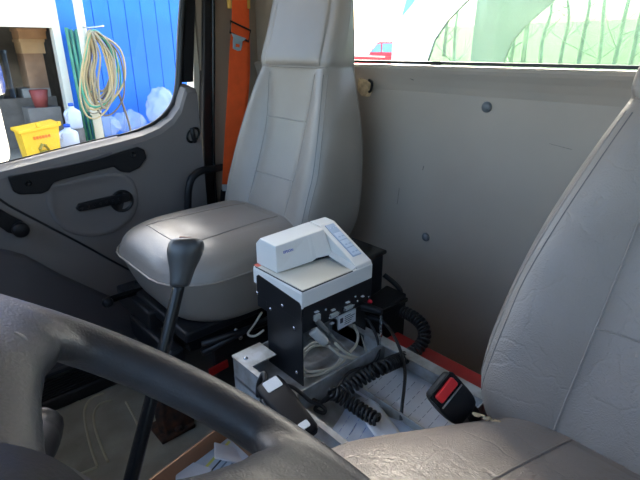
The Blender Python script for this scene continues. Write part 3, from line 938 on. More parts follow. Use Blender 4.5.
for k in range(5):
    box('label_line', (c.x - 0.007, c.x + 0.010 + 0.004 * ((k * 7) % 4)), (YF - 0.0052, YF - 0.004), (c.z + 0.0085 - 0.0045 * k, c.z + 0.0098 - 0.0045 * k), 'ink', plate)

# ------------------------------------------------------------------ slip printer
prn = thing('slip_printer', 'white slip printer with blue key panel on the black stand', 'printer', (0.59, 0.67, PZ))
YB = PY1
base = prism('base', [(PX0, PY0, PZ), (PX1, PY0, PZ), (PX1, YB, PZ), (PX0, YB, PZ)], (0, 0, 0.034), 'printer', prn, 0.0025)
box('side_skirt', (PX0 - 0.0005, PX0 + 0.004), (PY0 + 0.001, YB - 0.001), (PZ - 0.002, PZ + 0.03), 'printer', prn, 0.001)
zt = PZ + 0.034
box('platen', (PX0 + 0.002, PX0 + 0.132), (PY0 + 0.0015, YB - 0.006), (zt + 0.001, zt + 0.003), 'platen', prn, 0.0008)
box('platen_gap', (PX0 + 0.001, PX0 + 0.134), (PY0 + 0.0008, YB - 0.006), (zt - 0.0006, zt + 0.001), 'black', prn)
hx0, hx1 = PX0 + 0.010, PX0 + 0.146
hood = [(hx0, 0.688, zt + 0.004), (hx0, 0.690, zt + 0.061), (hx0, 0.742, zt + 0.063), (hx0, YB, zt + 0.048), (hx0, YB, zt + 0.004)]
# hood front leans and its lower lip steps up to the right
fl_ = [Vector(p) for p in hood]
fr_ = [Vector((hx1, 0.672, zt + 0.010)), Vector((hx1 - 0.006, 0.694, zt + 0.064)), Vector((hx1 - 0.002, 0.745, zt + 0.066)), Vector((hx1, YB, zt + 0.05)), Vector((hx1, YB, zt + 0.004))]
mid = [a.lerp(b, 0.62) for a, b in zip(fl_, fr_)]
mid2 = [a.lerp(b, 0.70) for a, b in zip(fl_, fr_)]
mid2[0].z += 0.004
vs_ = fl_ + mid + mid2 + fr_
fs = []
for s_ in range(3):
    for i in range(5):
        fs.append((s_ * 5 + i, s_ * 5 + (i + 1) % 5, s_ * 5 + 5 + (i + 1) % 5, s_ * 5 + 5 + i))
fs += [(0, 1, 2, 3, 4), (15, 16, 17, 18, 19)]
hd = mesh('hood', vs_, fs, 'printer', prn)
md = hd.modifiers.new('bevel', 'BEVEL')
md.width = 0.002
md.segments = 2
md.limit_method = 'ANGLE'
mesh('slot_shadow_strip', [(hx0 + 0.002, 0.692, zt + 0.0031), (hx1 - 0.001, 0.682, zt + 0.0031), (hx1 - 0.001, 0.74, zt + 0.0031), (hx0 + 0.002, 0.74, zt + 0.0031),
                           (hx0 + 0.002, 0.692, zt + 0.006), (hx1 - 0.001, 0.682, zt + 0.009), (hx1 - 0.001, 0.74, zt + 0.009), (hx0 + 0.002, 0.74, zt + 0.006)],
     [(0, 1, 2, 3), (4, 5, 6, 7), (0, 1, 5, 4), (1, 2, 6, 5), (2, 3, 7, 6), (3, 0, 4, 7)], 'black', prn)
ramp = prism('key_ramp', [(PX0 + 0.146, PY0 + 0.001, zt), (PX0 + 0.146, PY0 + 0.004, zt + 0.006), (PX0 + 0.146, 0.716, zt + 0.064), (PX0 + 0.146, 0.745, zt + 0.066), (PX0 + 0.146, YB, zt + 0.05), (PX0 + 0.146, YB, zt)],
             (PX1 - PX0 - 0.147, 0, 0), 'printer', prn, 0.0015)
prism('ramp_skirt', [(PX0 + 0.134, PY0 + 0.004, zt), (PX0 + 0.147, PY0 + 0.004, zt), (PX0 + 0.147, PY0 + 0.004, zt + 0.006)], (0, 0.07, 0.012), 'printer', prn)
r0, r1 = Vector((0, PY0 + 0.004, zt + 0.006)), Vector((0, 0.716, zt + 0.064))
rd = (r1 - r0)
rn = Vector((0, -rd.z, rd.y)).normalized()
kp = lambda x, t, h: Vector((x, 0, 0)) + r0 + rd * t + rn * h
kx0, kx1 = PX0 + 0.158, PX1 - 0.010
kpan = prism('key_panel', [kp(kx0, 0.18, 0.0002), kp(kx1, 0.18, 0.0002), kp(kx1, 0.95, 0.0002), kp(kx0, 0.95, 0.0002)], rn * 0.0012, 'keys', prn)
for k in range(3):
    a, b = 0.20 + k * 0.185, 0.365 + k * 0.185
    key = prism('key', [kp(kx0 + 0.002, a, 0.0012), kp(kx1 - 0.002, a, 0.0012), kp(kx1 - 0.002, b, 0.0012), kp(kx0 + 0.002, b, 0.0012)], rn * 0.0010, 'keyl', kpan, 0.0003)
    for j in range(2):
        prism('key_mark', [kp(kx0 + 0.006 + j * 0.010, a + 0.05, 0.0022), kp(kx0 + 0.012 + j * 0.010, a + 0.05, 0.0022), kp(kx0 + 0.012 + j * 0.010, a + 0.075, 0.0022), kp(kx0 + 0.006 + j * 0.010, a + 0.075, 0.0022)], rn * 0.0003, 'keys', kpan)
for k in range(3):
    lathe('status_light', [(0.0016, 0), (0.0016, 0.0008), (0.0005, 0.001)], kp(kx0 + 0.006 + 0.008 * k, 0.86, 0.0012), rn, 'keyl', kpan, 8)
fx = (fr_[0] - fl_[0]).normalized()
fy = (fl_[1] - fl_[0]).normalized()
text('maker_lettering', 'EPSON', fl_[0].lerp(fr_[0], 0.20) + fy * 0.040 + fy.cross(fx) * 0.0 + Vector((0, -0.0012, 0)), fx, fy, 0.0075, 'blue_ink', prn, 0.0)
box('orange_strip', (PX0 + 0.001, PX0 + 0.010), (YB - 0.016, YB - 0.002), (zt + 0.003, zt + 0.0038), mat('orange_mark', srgb(226, 106, 84), 0.5), prn)

# ------------------------------------------------------------------ cables
def cable(name, label, pts, r, m, cat='cable', seg=8, n=8):
    o = tube(name, pts, r, m, None, seg, n)
    return tag(o, label, cat)


ser = thing('serial_cable', 'beige serial cable with grey plug coiled inside the printer stand', 'cable', at(330, 345, y=0.60))
c0 = at(313, 331, y=0.588)
c1 = at(329, 346, y=0.57)
dv = (c1 - c0).normalized()
plug = tube('plug', [c0, c0 + dv * 0.012, c0 + dv * 0.026, c0 + dv * 0.034, c0 + dv * 0.040], lambda t: 0.0105 if t < 0.7 else 0.0105 - 0.018 * (t - 0.7), 'beige_d', ser, 10, 3, flat=0.7)
tube('cord', [c1, at(340, 355, y=0.565), at(352, 358.5, y=0.562), at(362, 360, y=0.575), at(366, 352, y=0.60), at(362, 335, y=0.62)], 0.0030, 'beige', ser, 8, 8)
tube('cord', [at(335, 343, y=0.565), at(345, 352, y=0.562), at(355, 357, y=0.562), at(368, 360, y=0.57)], 0.0028, 'beige', ser, 8, 8)
tube('cord', [at(354, 325, y=0.62), at(358, 335, y=0.615), at(356, 345, y=0.60), at(350, 352, y=0.595), at(342, 362, y=0.59), at(330, 370, y=0.59), at(315, 375, y=0.60), at(304, 374, y=0.62), at(302, 360, y=0.65), at(312, 347, y=0.66), at(326, 346, y=0.65), at(338, 351, y=0.62)], 0.0030, 'beige', ser, 8, 8)
tube('cord', [at(341, 358, y=0.60), at(334, 367, y=0.60), at(318, 371, y=0.60), at(305, 370, y=0.62), at(301, 356, y=0.66), at(313, 343, y=0.67), at(330, 342, y=0.66)], 0.0030, 'beige', ser, 8, 8)
net = thing('network_cable', 'dark grey cable plugged into the port panel of the printer stand', 'cable', at(318, 322, y=0.60))
d0, d1 = at(317, 321, y=0.597), at(330, 334, y=0.575)
tube('plug', [d0, d0.lerp(d1, 0.4), d1], lambda t: 0.0065 - 0.002 * t, mat('plug_grey', srgb(96, 94, 90), 0.5), net, 8, 3)
tube('cord', [d1, at(338, 343, y=0.567), at(346, 351, y=0.565), at(353, 357, y=0.575)], 0.0032, mat('cord_grey', srgb(120, 116, 108), 0.5), net, 8, 6)
cable('loose_wire', 'thin pale wire hanging under the passenger seat', [at(262, 312, y=0.90), at(254, 325, y=0.90), at(248, 334, y=0.88), at(255, 336, y=0.86), at(264, 330, y=0.85)], 0.0028, 'beige')

# power plug with hanging keys and the long black lead
pw = thing('power_lead', 'black power lead curving down across the printed form', 'cable', at(375, 318, y=0.575))
e0, e1 = at(362, 306, y=0.60), at(382, 312, y=0.555)
tube('plug', [e0, e0.lerp(e1, 0.3), e0.lerp(e1, 0.8), e1], lambda t: 0.010 - 0.004 * t, 'black', pw, 10, 4)
tube('plug', [at(366, 316, y=0.60), at(380, 320, y=0.565)], lambda t: 0.007 - 0.002 * t, 'black', pw, 10, 3)
tube('cord', [at(380, 319, y=0.562), at(389, 328, y=0.54), at(397, 342, y=0.505), at(402, 356, y=0.48), at(405, 372, y=0.45), at(404, 390, y=0.43), at(402, 406, y=0.415), at(401, 420, y=0.405)], 0.0033, 'rubber', pw, 8, 8)
tube('cord', [at(366, 317, y=0.60), at(376, 335, y=0.57), at(379, 352, y=0.548), at(372, 364, y=0.545), at(350, 372, y=0.535), at(338, 386, y=0.52), at(332, 396, y=0.51), at(322, 402, y=0.53), at(312, 399, y=0.55)], 0.0033, 'rubber', pw, 8, 8)
ks = thing('key_ring', 'small chain of keys hanging from the black power plug', 'keys', at(381, 316, y=0.556))
for k in range(5):
    c = at(381 - 0.3 * (k % 2), 317.5 + 3.6 * k, y=0.550)
    a = Vector((1, 0, 0)) if k % 2 else Vector((0, 1, 0))
    tube('chain_link', [c + a * (0.0025 * math.cos(t)) + Vector((0, 0, 0.0048 * math.sin(t))) for t in [2 * math.pi * i / 10 for i in range(10)]], 0.0009, 'steel', ks, 6, 0, closed=True)
c = at(380.5, 336, y=0.55)
lathe('key_bow', [(0.0055, 0), (0.0055, 0.0016), (0.002, 0.0018)], c, (0.2, -1, 0.1), 'steel', ks, 14)
box('key_blade', (c.x - 0.0022, c.x + 0.0022), (c.y - 0.001, c.y + 0.001), (c.z - 0.026, c.z - 0.004), 'steel', ks, 0.0004)

# ------------------------------------------------------------------ black radio holder behind the printer and its coiled cord
hold = thing('handset_holder', 'black handset holder standing behind the printer near the rear wall', 'holder', (0.78, 0.65, 0.0))
box('back_box', (0.722, 0.785), (0.645, 0.80), (0.30, 0.572), 'black', hold, 0.006)
prism('cradle', [(0.71, 0.585, 0.34), (0.80, 0.585, 0.34), (0.80, 0.585, 0.485), (0.71, 0.585, 0.47)], (0, 0.06, 0), 'black', hold, 0.004)
box('cradle_rim', (0.708, 0.802), (0.582, 0.588), (0.464, 0.474), 'gloss', hold, 0.002)
tube('strap', [at(384, 275, x=0.775), at(393, 282, x=0.79), at(400, 290, x=0.80), at(400, 298, x=0.80)], 0.006, 'black', hold, 8, 6, flat=0.6)
box('holder_post', (0.735, 0.775), (0.66, 0.72), (0.0, 0.305), 'blackm', hold, 0.004)
box('cap', (0.718, 0.79), (0.64, 0.79), (0.568, 0.578), 'gloss', hold, 0.004)


def coil(name, pts, rad, wire, pitch, m, par):
    path = spline(pts, 24)
    fr = frames(path)
    # walk by arc length
    cum = [0]
    for a, b in zip(path, path[1:]):
        cum.append(cum[-1] + (b - a).length)
    tot = cum[-1]
    steps = int(tot / pitch * 12)
    out = []
    j = 0
    for i in range(steps + 1):
        s = tot * i / steps
        while j < len(cum) - 2 and cum[j + 1] < s:
            j += 1
        t = (s - cum[j]) / max(1e-9, cum[j + 1] - cum[j])
        p = path[j].lerp(path[j + 1], t)
        _, u, w = fr[j]
        _, u2, w2 = fr[min(j + 1, len(fr) - 1)]
        u, w = u.lerp(u2, t), w.lerp(w2, t)
        a = 2 * math.pi * i / 12
        out.append(p + u * (rad * math.cos(a)) + w * (rad * math.sin(a)))
    bm = bmesh.new()
    tube_bm(bm, out, wire, 6)
    return bm_obj(name, bm, m, par, True)


cc = thing('coiled_cord', 'thick black coiled cord looping from the holder down into the tray', 'cable', at(395, 311, x=0.79))
coil('coil', [at(393, 308, x=0.79), at(404, 312, x=0.79), at(415, 318, x=0.785), at(423, 327, x=0.775), at(424, 339, x=0.755), at(416, 350, x=0.725), at(403, 358, x=0.685), at(385, 366, z=0.440), at(366, 376, z=0.425), at(350, 387, z=0.41), at(338, 395, z=0.403)], 0.0115, 0.0036, 0.0096, 'rubber', cc)
coil('coil', [at(334, 393, z=0.415), at(341, 397, z=0.405), at(352, 404, z=0.395), at(364, 412, z=0.392), at(378, 421, z=0.392)], 0.0110, 0.0035, 0.0096, 'rubber', cc)
tube('lead', [at(338, 395, z=0.403), at(331, 399, z=0.395), at(330, 390, z=0.42), at(336, 388, z=0.42)], 0.004, 'rubber', cc, 8, 6)

# handset lying over the front edge of the tray
hs = thing('radio_handset', 'black radio handset with white stickers lying on the front edge of the tray', 'handset', at(285, 405, z=0.43))
h0, h1 = at(267, 383, z=0.444), at(309, 436, z=0.432)
hd_ = (h1 - h0).normalized()
hn = Vector((-0.25, -0.25, 0.93))
hn = (hn - hd_ * hn.dot(hd_)).normalized()
hw = hd_.cross(hn)
H = lambda a, b, c: h0 + hd_ * a + hw * b + hn * c
LL = (h1 - h0).length
rings = []
for a, w, t in ((0, 0.019, 0.006), (0.004, 0.024, 0.010), (0.02, 0.026, 0.013), (0.06, 0.0245, 0.014), (LL * 0.75, 0.022, 0.013), (LL - 0.006, 0.021, 0.011), (LL, 0.016, 0.007)):
    rings.append([H(a, w * math.copysign(abs(math.cos(q)) ** 0.45, math.cos(q)), t * math.copysign(abs(math.sin(q)) ** 0.5, math.sin(q))) for q in [2 * math.pi * k / 24 for k in range(24)]])
loft('shell', rings, mat('handset_plastic', srgb(20, 20, 23), 0.5, spec=0.15), hs)


def decal(nm, a0, a1, b0, b1, m, c=0.0128):
    o2 = rrect(a0, a1, b0, b1, 0.003, 3)
    prism(nm, [H(x, y, c) for x, y in o2], hn * 0.0014, m, hs)


decal('sticker', 0.008, 0.034, -0.017, 0.012, 'label')
decal('sticker', LL - 0.020, LL - 0.006, -0.010, 0.008, 'label', 0.0118)
tube('push_button', [H(0.03, 0.024, 0.002), H(0.06, 0.026, 0.002), H(0.085, 0.024, 0.002)], 0.006, 'gloss', hs, 10, 5)
tube('pigtail', [H(-0.004, 0, 0.0), H(-0.02, -0.006, 0.004), at(259, 384, z=0.43), at(258, 396, z=0.40)], 0.005, 'rubber', hs, 8, 6)
cable('twisted_lead', 'tangled thin black lead running from the handset along the tray', [at(280, 384, z=0.44), at(292, 387, z=0.435), at(302, 394, z=0.43), at(310, 401, z=0.415), at(318, 404, z=0.40), at(325, 409, z=0.39), at(323, 413, z=0.385), at(315, 409, z=0.39), at(322, 402, z=0.40), at(328, 396, z=0.415)], 0.0036, 'rubber')

# ------------------------------------------------------------------ seat belt buckle beside the driver seat
bk = thing('belt_buckle', 'black belt buckle with red release button beside the driver seat', 'buckle', at(465, 415, d=0.76))
b0 = at(445, 391, d=0.735)
bf = (at(430, 402, d=0.735) - at(461, 366, d=0.735))
bu = at(469, 408, d=0.745) - b0
bx_ = (at(457, 375, d=0.735) - at(440, 396, d=0.725)).normalized()
by_ = bu.normalized()
by_ = (by_ - bx_ * by_.dot(bx_)).normalized()
bz_ = bx_.cross(by_)
if bz_.dot(FW) > 0:
    bz_ = -bz_
BK = lambda a, b, c: b0 + bx_ * a + by_ * b + bz_ * c
rings = []
for b, w, t0, t1 in ((-0.018, 0.021, -0.010, 0.003), (-0.015, 0.026, -0.013, 0.006), (0.0, 0.028, -0.014, 0.009), (0.024, 0.029, -0.014, 0.009), (0.044, 0.027, -0.013, 0.008), (0.056, 0.021, -0.010, 0.005)):
    rings.append([BK(x, b, y) for x, y in rrect(-w, w, t0, t1, 0.005, 3)])
loft('housing', rings, 'black', bk, sub=1)
prism('frame', [BK(x, y, 0.0055) for x, y in rrect(-0.027, 0.027, -0.0185, 0.012, 0.005, 4)], bz_ * 0.004, 'gloss', bk)
prism('release_button', [BK(x, y, 0.0082) for x, y in rrect(-0.020, 0.020, -0.0135, 0.0015, 0.003, 4)], bz_ * 0.0062, 'red', bk, 0.0012)
prism('tongue_slot_edge', [BK(x, y, 0.0082) for x, y in rrect(-0.024, 0.024, 0.0065, 0.0095, 0.0012, 3)], bz_ * 0.0035, 'chrome', bk)
tube('stalk', [BK(0, 0.04, -0.003), at(472, 412, d=0.77), at(476, 424, d=0.79)], 0.012, 'black', bk, 10, 5, flat=0.5)

# red steel beam behind the tray
rb = thing('red_beam', 'narrow red painted steel beam behind the aluminium tray', 'beam', (0.725, 0.45, 0.0))
box('web', (0.708, 0.738), (0.25, 0.575), (0.0, 0.37), 'redbox', rb, 0.003)
box('flange', (0.704, 0.765), (0.25, 0.578), (0.37, 0.402), 'redbox', rb, 0.002)

# ------------------------------------------------------------------ cardboard box of papers in the foreground
cb_ = thing('cardboard_box', 'open brown cardboard box of papers on the floor beneath the steering wheel', 'box', (0.22, 0.56, 0.0))
q0, q1 = at(140, 486, z=0.30), at(227, 420, z=0.30)
bxv = (q1 - q0).normalized()
byv = Vector((bxv.y, -bxv.x, 0))
BX = lambda a, b, z: q1 - bxv * a + byv * b + Vector((0, 0, z - 0.30))
Lb, Wb = 0.27, 0.24


def slab(nm, a0, a1, b0_, b1, z0, z1, m, par):
    return prism(nm, [BX(a0, b0_, z0), BX(a1, b0_, z0), BX(a1, b1, z0), BX(a0, b1, z0)], (0, 0, z1 - z0), m, par)


slab('far_panel', 0, Lb, 0, 0.004, 0.0, 0.30, 'card', cb_)
slab('near_panel', 0, Lb, Wb - 0.004, Wb, 0.0, 0.30, 'card', cb_)
slab('side_panel', 0, 0.004, 0.004, Wb - 0.004, 0.0, 0.30, 'card', cb_)
slab('side_panel', Lb - 0.004, Lb, 0.004, Wb - 0.004, 0.0, 0.30, 'card', cb_)
slab('bottom_panel', 0.004, Lb - 0.004, 0.004, Wb - 0.004, 0.0, 0.004, 'card', cb_)
bag = mat('plastic_bag_print', srgb(206, 216, 226), 0.3, var=0.08, vscale=30, bump=0.5, bscale=30)


def packet(label, c, w, l, ang, tilt, m, stripes=True, grp='papers in the cardboard box', th=0.012):
    t = thing('paper_packet', label, 'paper', c, grp)
    mt = Matrix.Translation(Vector(c)) @ Matrix.Rotation(ang, 4, 'Z') @ Matrix.Rotation(tilt, 4, 'X')
    def bb(nm, x, y, z, mm, bev=0.0):
        o = box(nm, x, y, z, mm, None, bev)
        o.data.transform(mt)
        o.parent = t
        o.matrix_parent_inverse = t.matrix_basis.inverted()
        return o
    bb('body', (-w / 2, w / 2), (-l / 2, l / 2), (0, th), m, 0.002)
    if stripes:
        bb('yellow_stripe', (-w * 0.45, w * 0.45), (l * 0.22, l * 0.27), (th, th + 0.0006), mat('yellow_print', srgb(226, 226, 120), 0.5))
        for k in range(4):
            bb('print_line', (-w * 0.4, w * (0.1 + 0.08 * (k % 3))), (l * (0.10 - 0.11 * k), l * (0.13 - 0.11 * k)), (th, th + 0.0006), 'ink' if k == 0 else faint)
    return t


packet('white printed packet with a yellow stripe in the cardboard box', at(226, 466, z=0.24), 0.09, 0.10, math.radians(20), math.radians(14), bag)
packet('white folded sheet standing against the side of the cardboard box', at(230, 455, z=0.255), 0.04, 0.07, math.radians(60), math.radians(30), 'paper', False, th=0.004)
packet('small white carton in the cardboard box by the gear lever', at(193, 483, z=0.235), 0.04, 0.055, math.radians(35), math.radians(10), 'paper', False, th=0.03)
packet('pale blue wrapped bundle in the middle of the cardboard box', at(209, 476, z=0.24), 0.026, 0.07, math.radians(8), math.radians(10), 'paper_blue', False, th=0.015)
# support stack keeps those packets near the top
stk = thing('paper_stack', 'thick stack of loose papers filling the bottom of the cardboard box', 'paper', BX(0.12, 0.12, 0.004))
for k in range(8):
    o = slab('sheaf', 0.012 + 0.004 * (k % 3), Lb - 0.012 - 0.003 * (k % 2), 0.05 + 0.003 * (k % 3), Wb - 0.012, 0.004 + k * 0.027, 0.004 + k * 0.027 + 0.026, 'paper', stk)

# rusty bracket on the floor behind the gear lever
ru = thing('rusty_bracket', 'rusty brown bracket with a bolt on the footwell floor', 'bracket', at(172, 432, z=0))
g = at(173, 434, z=0.0)
prism('web', [(g.x - 0.03, g.y + 0.02, 0), (g.x + 0.05, g.y + 0.02, 0), (g.x + 0.06, g.y + 0.03, 0.05), (g.x + 0.03, g.y + 0.06, 0.11), (g.x - 0.01, g.y + 0.07, 0.11), (g.x - 0.03, g.y + 0.04, 0.05)], (0.012, -0.03, 0), 'rust', ru, 0.004)
box('foot', (g.x - 0.04, g.x + 0.06), (g.y - 0.02, g.y + 0.07), (0.0, 0.012), 'rust', ru, 0.003)
lathe('bolt', [(0.011, 0), (0.011, 0.008), (0.006, 0.010), (0.001, 0.010)], (g.x + 0.015, g.y - 0.008, 0.012), (0, 0, 1), 'rust', ru, 6)

# ribbed black step tread at the door side of the footwell
tr = thing('step_tread', 'black ribbed tread along the passenger door sill', 'tread', (0.2, 1.42, 0))
box('plate', (-0.3, 0.42), (1.37, 1.468), (0.0, 0.05), 'rubber', tr, 0.01)
for k in range(7):
    box('rib', (-0.29, 0.41), (1.375 + 0.013 * k, 1.381 + 0.013 * k), (0.05, 0.056), 'black', tr, 0.002)

# ------------------------------------------------------------------ orange seat belt
belt = thing('seat_belt', 'orange passenger seat belt hanging on the pillar', 'seat belt', (0.98, 1.46, 0.42))


def ribbon(nm, pts, m, par, th=0.0018):
    """pts = [(left pixel, right pixel, v, y)]"""
    fa, bk_ = [], []
    sm = spline([Vector((a, b, v)) for a, b, v, y in pts], 5)
    ys = spline([Vector((y, 0, 0)) for a, b, v, y in pts], 5)
    for s, yy in zip(sm, ys):
        fa.append((at(s.x, s.z, y=yy.x), at(s.y, s.z, y=yy.x)))
    v, f = [], []
    for l, r in fa:
        v += [l, r, l + Vector((0.001, th, 0)), r + Vector((0.001, th, 0))]
    for i in range(len(fa) - 1):
        k = i * 4
        f += [(k, k + 1, k + 5, k + 4), (k + 2, k + 3, k + 7, k + 6), (k, k + 2, k + 6, k + 4), (k + 1, k + 3, k + 7, k + 5)]
    f += [(0, 1, 3, 2), (k + 4, k + 5, k + 7, k + 6)]
    return mesh(nm, v, f, m, par, False)


ribbon('webbing', [(231.5, 246, -25, 1.475), (232, 247, 0, 1.475), (231.5, 248, 25, 1.475), (229.5, 248.5, 50, 1.47), (227.5, 247, 90, 1.46), (225, 241, 130, 1.45), (223, 235, 165, 1.45), (222, 234, 185, 1.45)], 'orange', belt)
ribbon('webbing', [(238, 249.5, -25, 1.485), (238, 249, 0, 1.485), (239, 249.5, 30, 1.482), (241, 250, 70, 1.475), (238, 248, 100, 1.468), (233, 243, 135, 1.462)], 'orange', belt)
ribbon('white_tag', [(222, 234, 184.5, 1.448), (222.5, 234.5, 191, 1.448)], 'label', belt)
ribbon('anchor_strap', [(221, 236, 190, 1.455), (220, 239, 205, 1.455), (220, 240, 222, 1.455)], 'black', belt, 0.004)
lp = [(230.5, 21), (250.5, 30.5), (248.5, 41.5), (230, 32.5)]
tube('guide_loop', [at(u, v, y=1.462) for u, v in lp], 0.0032, 'black', belt, 8, 0, closed=True)
tg = [(231.5, 33), (246.5, 38.5), (242.5, 41.5), (242.2, 46), (241, 50.5), (238, 51), (233.2, 48.5), (233.2, 42), (233.5, 37.5)]
prism('tongue', [at(u, v, y=1.458) for u, v in tg], (0, 0.003, 0), mat('belt_tongue', srgb(170, 195, 210), 0.3, metal=0.5), belt, 0.0006)
prism('tongue_slot', [at(u, v, y=1.4575) for u, v in [(235.8, 43.5), (239.8, 44.5), (239.5, 47.5), (235.7, 46.8)]], (0, 0.002, 0), 'orange', belt)
for u in (230, 248.5):
    box('guide_clip', tuple(at(u + k, 4, y=1.48).x for k in (-1.5, 1.5)), (1.478, 1.49), (at(u, 8.5, y=1.48).z, at(u, -6, y=1.48).z), 'key_yellow', belt, 0.002)
# black grab bar behind the cushion
gb = tube('grab_bar', [at(188, 218, y=1.43), at(188, 205, y=1.43), at(188.5, 190, y=1.43), at(192, 178, y=1.43), at(201, 171, y=1.43), at(212, 169, y=1.44), at(224, 167, y=1.495), at(236, 166, y=1.535)], 0.0125, 'black', None, 12, 8)
tag(gb, 'black curved tube beside the passenger door seal, below the belt', 'grab bar')
# torn foam and hook on the rear panel
fo = thing('foam_scrap', 'torn beige foam scrap stuck on the rear panel beside the headrest', 'foam', (1.08, 1.0, 0.89))
pts = [at(u, v, x=1.082) for u, v in ((358, 78), (364, 80), (369, 84), (370, 91), (367, 97), (361, 96), (357, 90))]
prism('scrap', pts, (0.014, 0, 0), 'foam', fo, 0.003)
tube('hook', [at(369, 80, x=1.078), at(372, 83, x=1.075), at(371, 90, x=1.078), at(369, 92, x=1.08)], 0.004, 'black', fo, 8, 5)

# ------------------------------------------------------------------ outside: yard
GZ = -1.0


def gh(x, y):
    s = 0.0
    if x > 8:
        s += 0.034 * (x - 8)
    if x > 32:
        s += 0.05 * (x - 32)
    return GZ + s


xs = [-60, -30, -10, 0, 4, 8, 12, 20, 26, 32, 45, 70, 110]
ys = [-80, -40, -10, 0, 6, 12, 20, 40, 80, 130]
gv = [(x, y, gh(x, y)) for x in xs for y in ys]
gf = [(i * len(ys) + j, (i + 1) * len(ys) + j, (i + 1) * len(ys) + j + 1, i * len(ys) + j + 1) for i in range(len(xs) - 1) for j in range(len(ys) - 1)]
gr = mesh('ground', gv, gf, 'ground')
tag(gr, 'pale gravel yard outside the cab', 'ground', kind='structure')

# blue clad wall, board by board, and the open workshop beside it
YW = 11.0
bw = thing('wall_outside_blue', 'bright blue board wall of the workshop outside the passenger window', 'wall', (4.5, YW, GZ), kind='structure')
bxs = [3.125 + 0.337 * k for k in range(14)]
proto = None
for k, x in enumerate(bxs):
    if proto is None:
        proto = box('board', (x + 0.006, x + 0.331), (YW, YW + 0.03), (GZ, 4.2), 'blue', bw, 0.006, seg=1)
    else:
        o = proto.copy()
        C.objects.link(o)
        o.parent = bw
        o.matrix_parent_inverse = bw.matrix_basis.inverted()
        o.location = (x - bxs[0], random.uniform(-0.003, 0.003), 0)
box('backing', (3.14, 8.0), (YW + 0.02, YW + 0.16), (GZ, 4.2), mat('blue_backing', srgb(14, 50, 120), 0.7), bw)
tr_ = box('trim_1', (2.985, 3.12), (YW - 0.06, YW + 0.16), (GZ, 4.2), 'white_paint')
tag(tr_, 'white corner post between the blue wall and the workshop opening', 'trim', kind='structure')
hdw = box('wall_outside_header', (-3.0, 2.99), (YW, YW + 0.16), (1.40, 4.2), mat('cream_cladding', srgb(236, 226, 206), 0.6, var=0.04, vscale=2))
tag(hdw, 'cream panel above the dark workshop opening', 'wall', kind='structure')
shop = thing('wall_outside_workshop', 'dim inside walls of the open workshop', 'wall', (1.0, 14, GZ), kind='structure')
sm_ = mat('workshop_wall', srgb(112, 106, 100), 0.9, var=0.35, vscale=1.5)
box('back_wall', (-3.0, 3.7), (16.0, 16.1), (GZ, 3.0), sm_, shop)
box('side_wall', (3.6, 3.7), (YW + 0.17, 16.0), (GZ, 3.0), sm_, shop)
box('side_wall', (-3.1, -3.0), (YW + 0.17, 16.0), (GZ, 3.0), sm_, shop)
box('workshop_roof', (-3.1, 3.7), (YW + 0.17, 16.1), (3.0, 3.1), sm_, shop)

card2 = mat('tan_cardboard', srgb(196, 152, 112), 0.85, var=0.15, vscale=3)
YC = 12.2


def outbox(label, u0, u1, v0, v1, depth, m, cat='box', name='carton', lid=True, bottom=None, grp=None):
    a, b = at(u0, v0, y=YC), at(u1, v1, y=YC)
    zt0, z0 = at(33, v0, y=YC).z, at(33, v1, y=YC).z
    z0 = z0 if bottom is None else bottom
    t = thing(name, label, cat, ((a.x + b.x) / 2, YC + depth / 2, z0), grp)
    box('body', (a.x, b.x), (YC, YC + depth), (z0, zt0), m, t, 0.01)
    if lid:
        box('lid', (a.x - 0.02, b.x + 0.02), (YC - 0.02, YC + depth + 0.02), (zt0 - 0.06, zt0), m, t, 0.01)
    return t


outbox('top tan carton of the stack in the workshop opening', 17, 47, 28, 39, 0.6, card2)
outbox('second tan carton, under the top one in the workshop stack', 19.5, 46, 39, 53.5, 0.6, mat('light_cardboard', srgb(206, 170, 128), 0.85, var=0.1, vscale=3))
outbox('lowest brown carton of the workshop stack', 23, 50, 53.5, 88.5, 0.6, mat('drab_cardboard', srgb(158, 124, 98), 0.85, var=0.2, vscale=3), lid=False)
outbox('pale crate beneath the carton stack in the workshop', 22, 52, 88.5, 97.5, 0.6, mat('pale_crate', srgb(150, 148, 142), 0.7, var=0.2, vscale=4), 'crate', 'crate', False)
outbox('dark workbench under the carton stack', -14, 58, 97.5, 104, 0.9, mat('bench', srgb(108, 100, 92), 0.8, var=0.2, vscale=4), 'bench', 'workbench', False, bottom=GZ)
outbox('blue grey drum cover at the left of the workshop', 5, 16, 50, 97.5, 0.5, mat('drum_blue', srgb(96, 112, 130), 0.6, var=0.4, vscale=4), 'drum', 'drum', True)
outbox('dark machine casing behind the drum in the workshop', -12, 3, 30, 97.5, 0.7, mat('machine_dark', srgb(76, 74, 72), 0.7, var=0.4, vscale=5), 'machine', 'machine', True)
# red bucket on the ground before the bench
def frustum(nm, c, r0, r1, h, m, par, seg=18):
    return lathe(nm, [(r0, 0), (r1, h), (r1 * 0.96, h), (r0 * 0.96, 0.02 * h)], c, (0, 0, 1), m, par, seg)


p = at(41, 104, y=11.4)
bkt = thing('bucket', 'dull red bucket standing on the workshop crate', 'bucket', (p.x, 11.4, p.z))
frustum('pail', (p.x, 11.4, p.z - 0.06), 0.12, 0.17, 0.34, mat('bucket_red', srgb(140, 62, 56), 0.6), bkt)
st = box('stand_block', (p.x - 0.3, p.x + 0.3), (11.2, 11.7), (GZ, p.z - 0.06), sm_)
tag(st, 'grey block below the red bucket', 'block')
st.name = 'concrete_block'
tube('bail', [(p.x - 0.17, 11.4, p.z + 0.26), (p.x, 11.25, p.z + 0.20), (p.x + 0.17, 11.4, p.z + 0.26)], 0.01, 'steel', bkt, 6, 6)

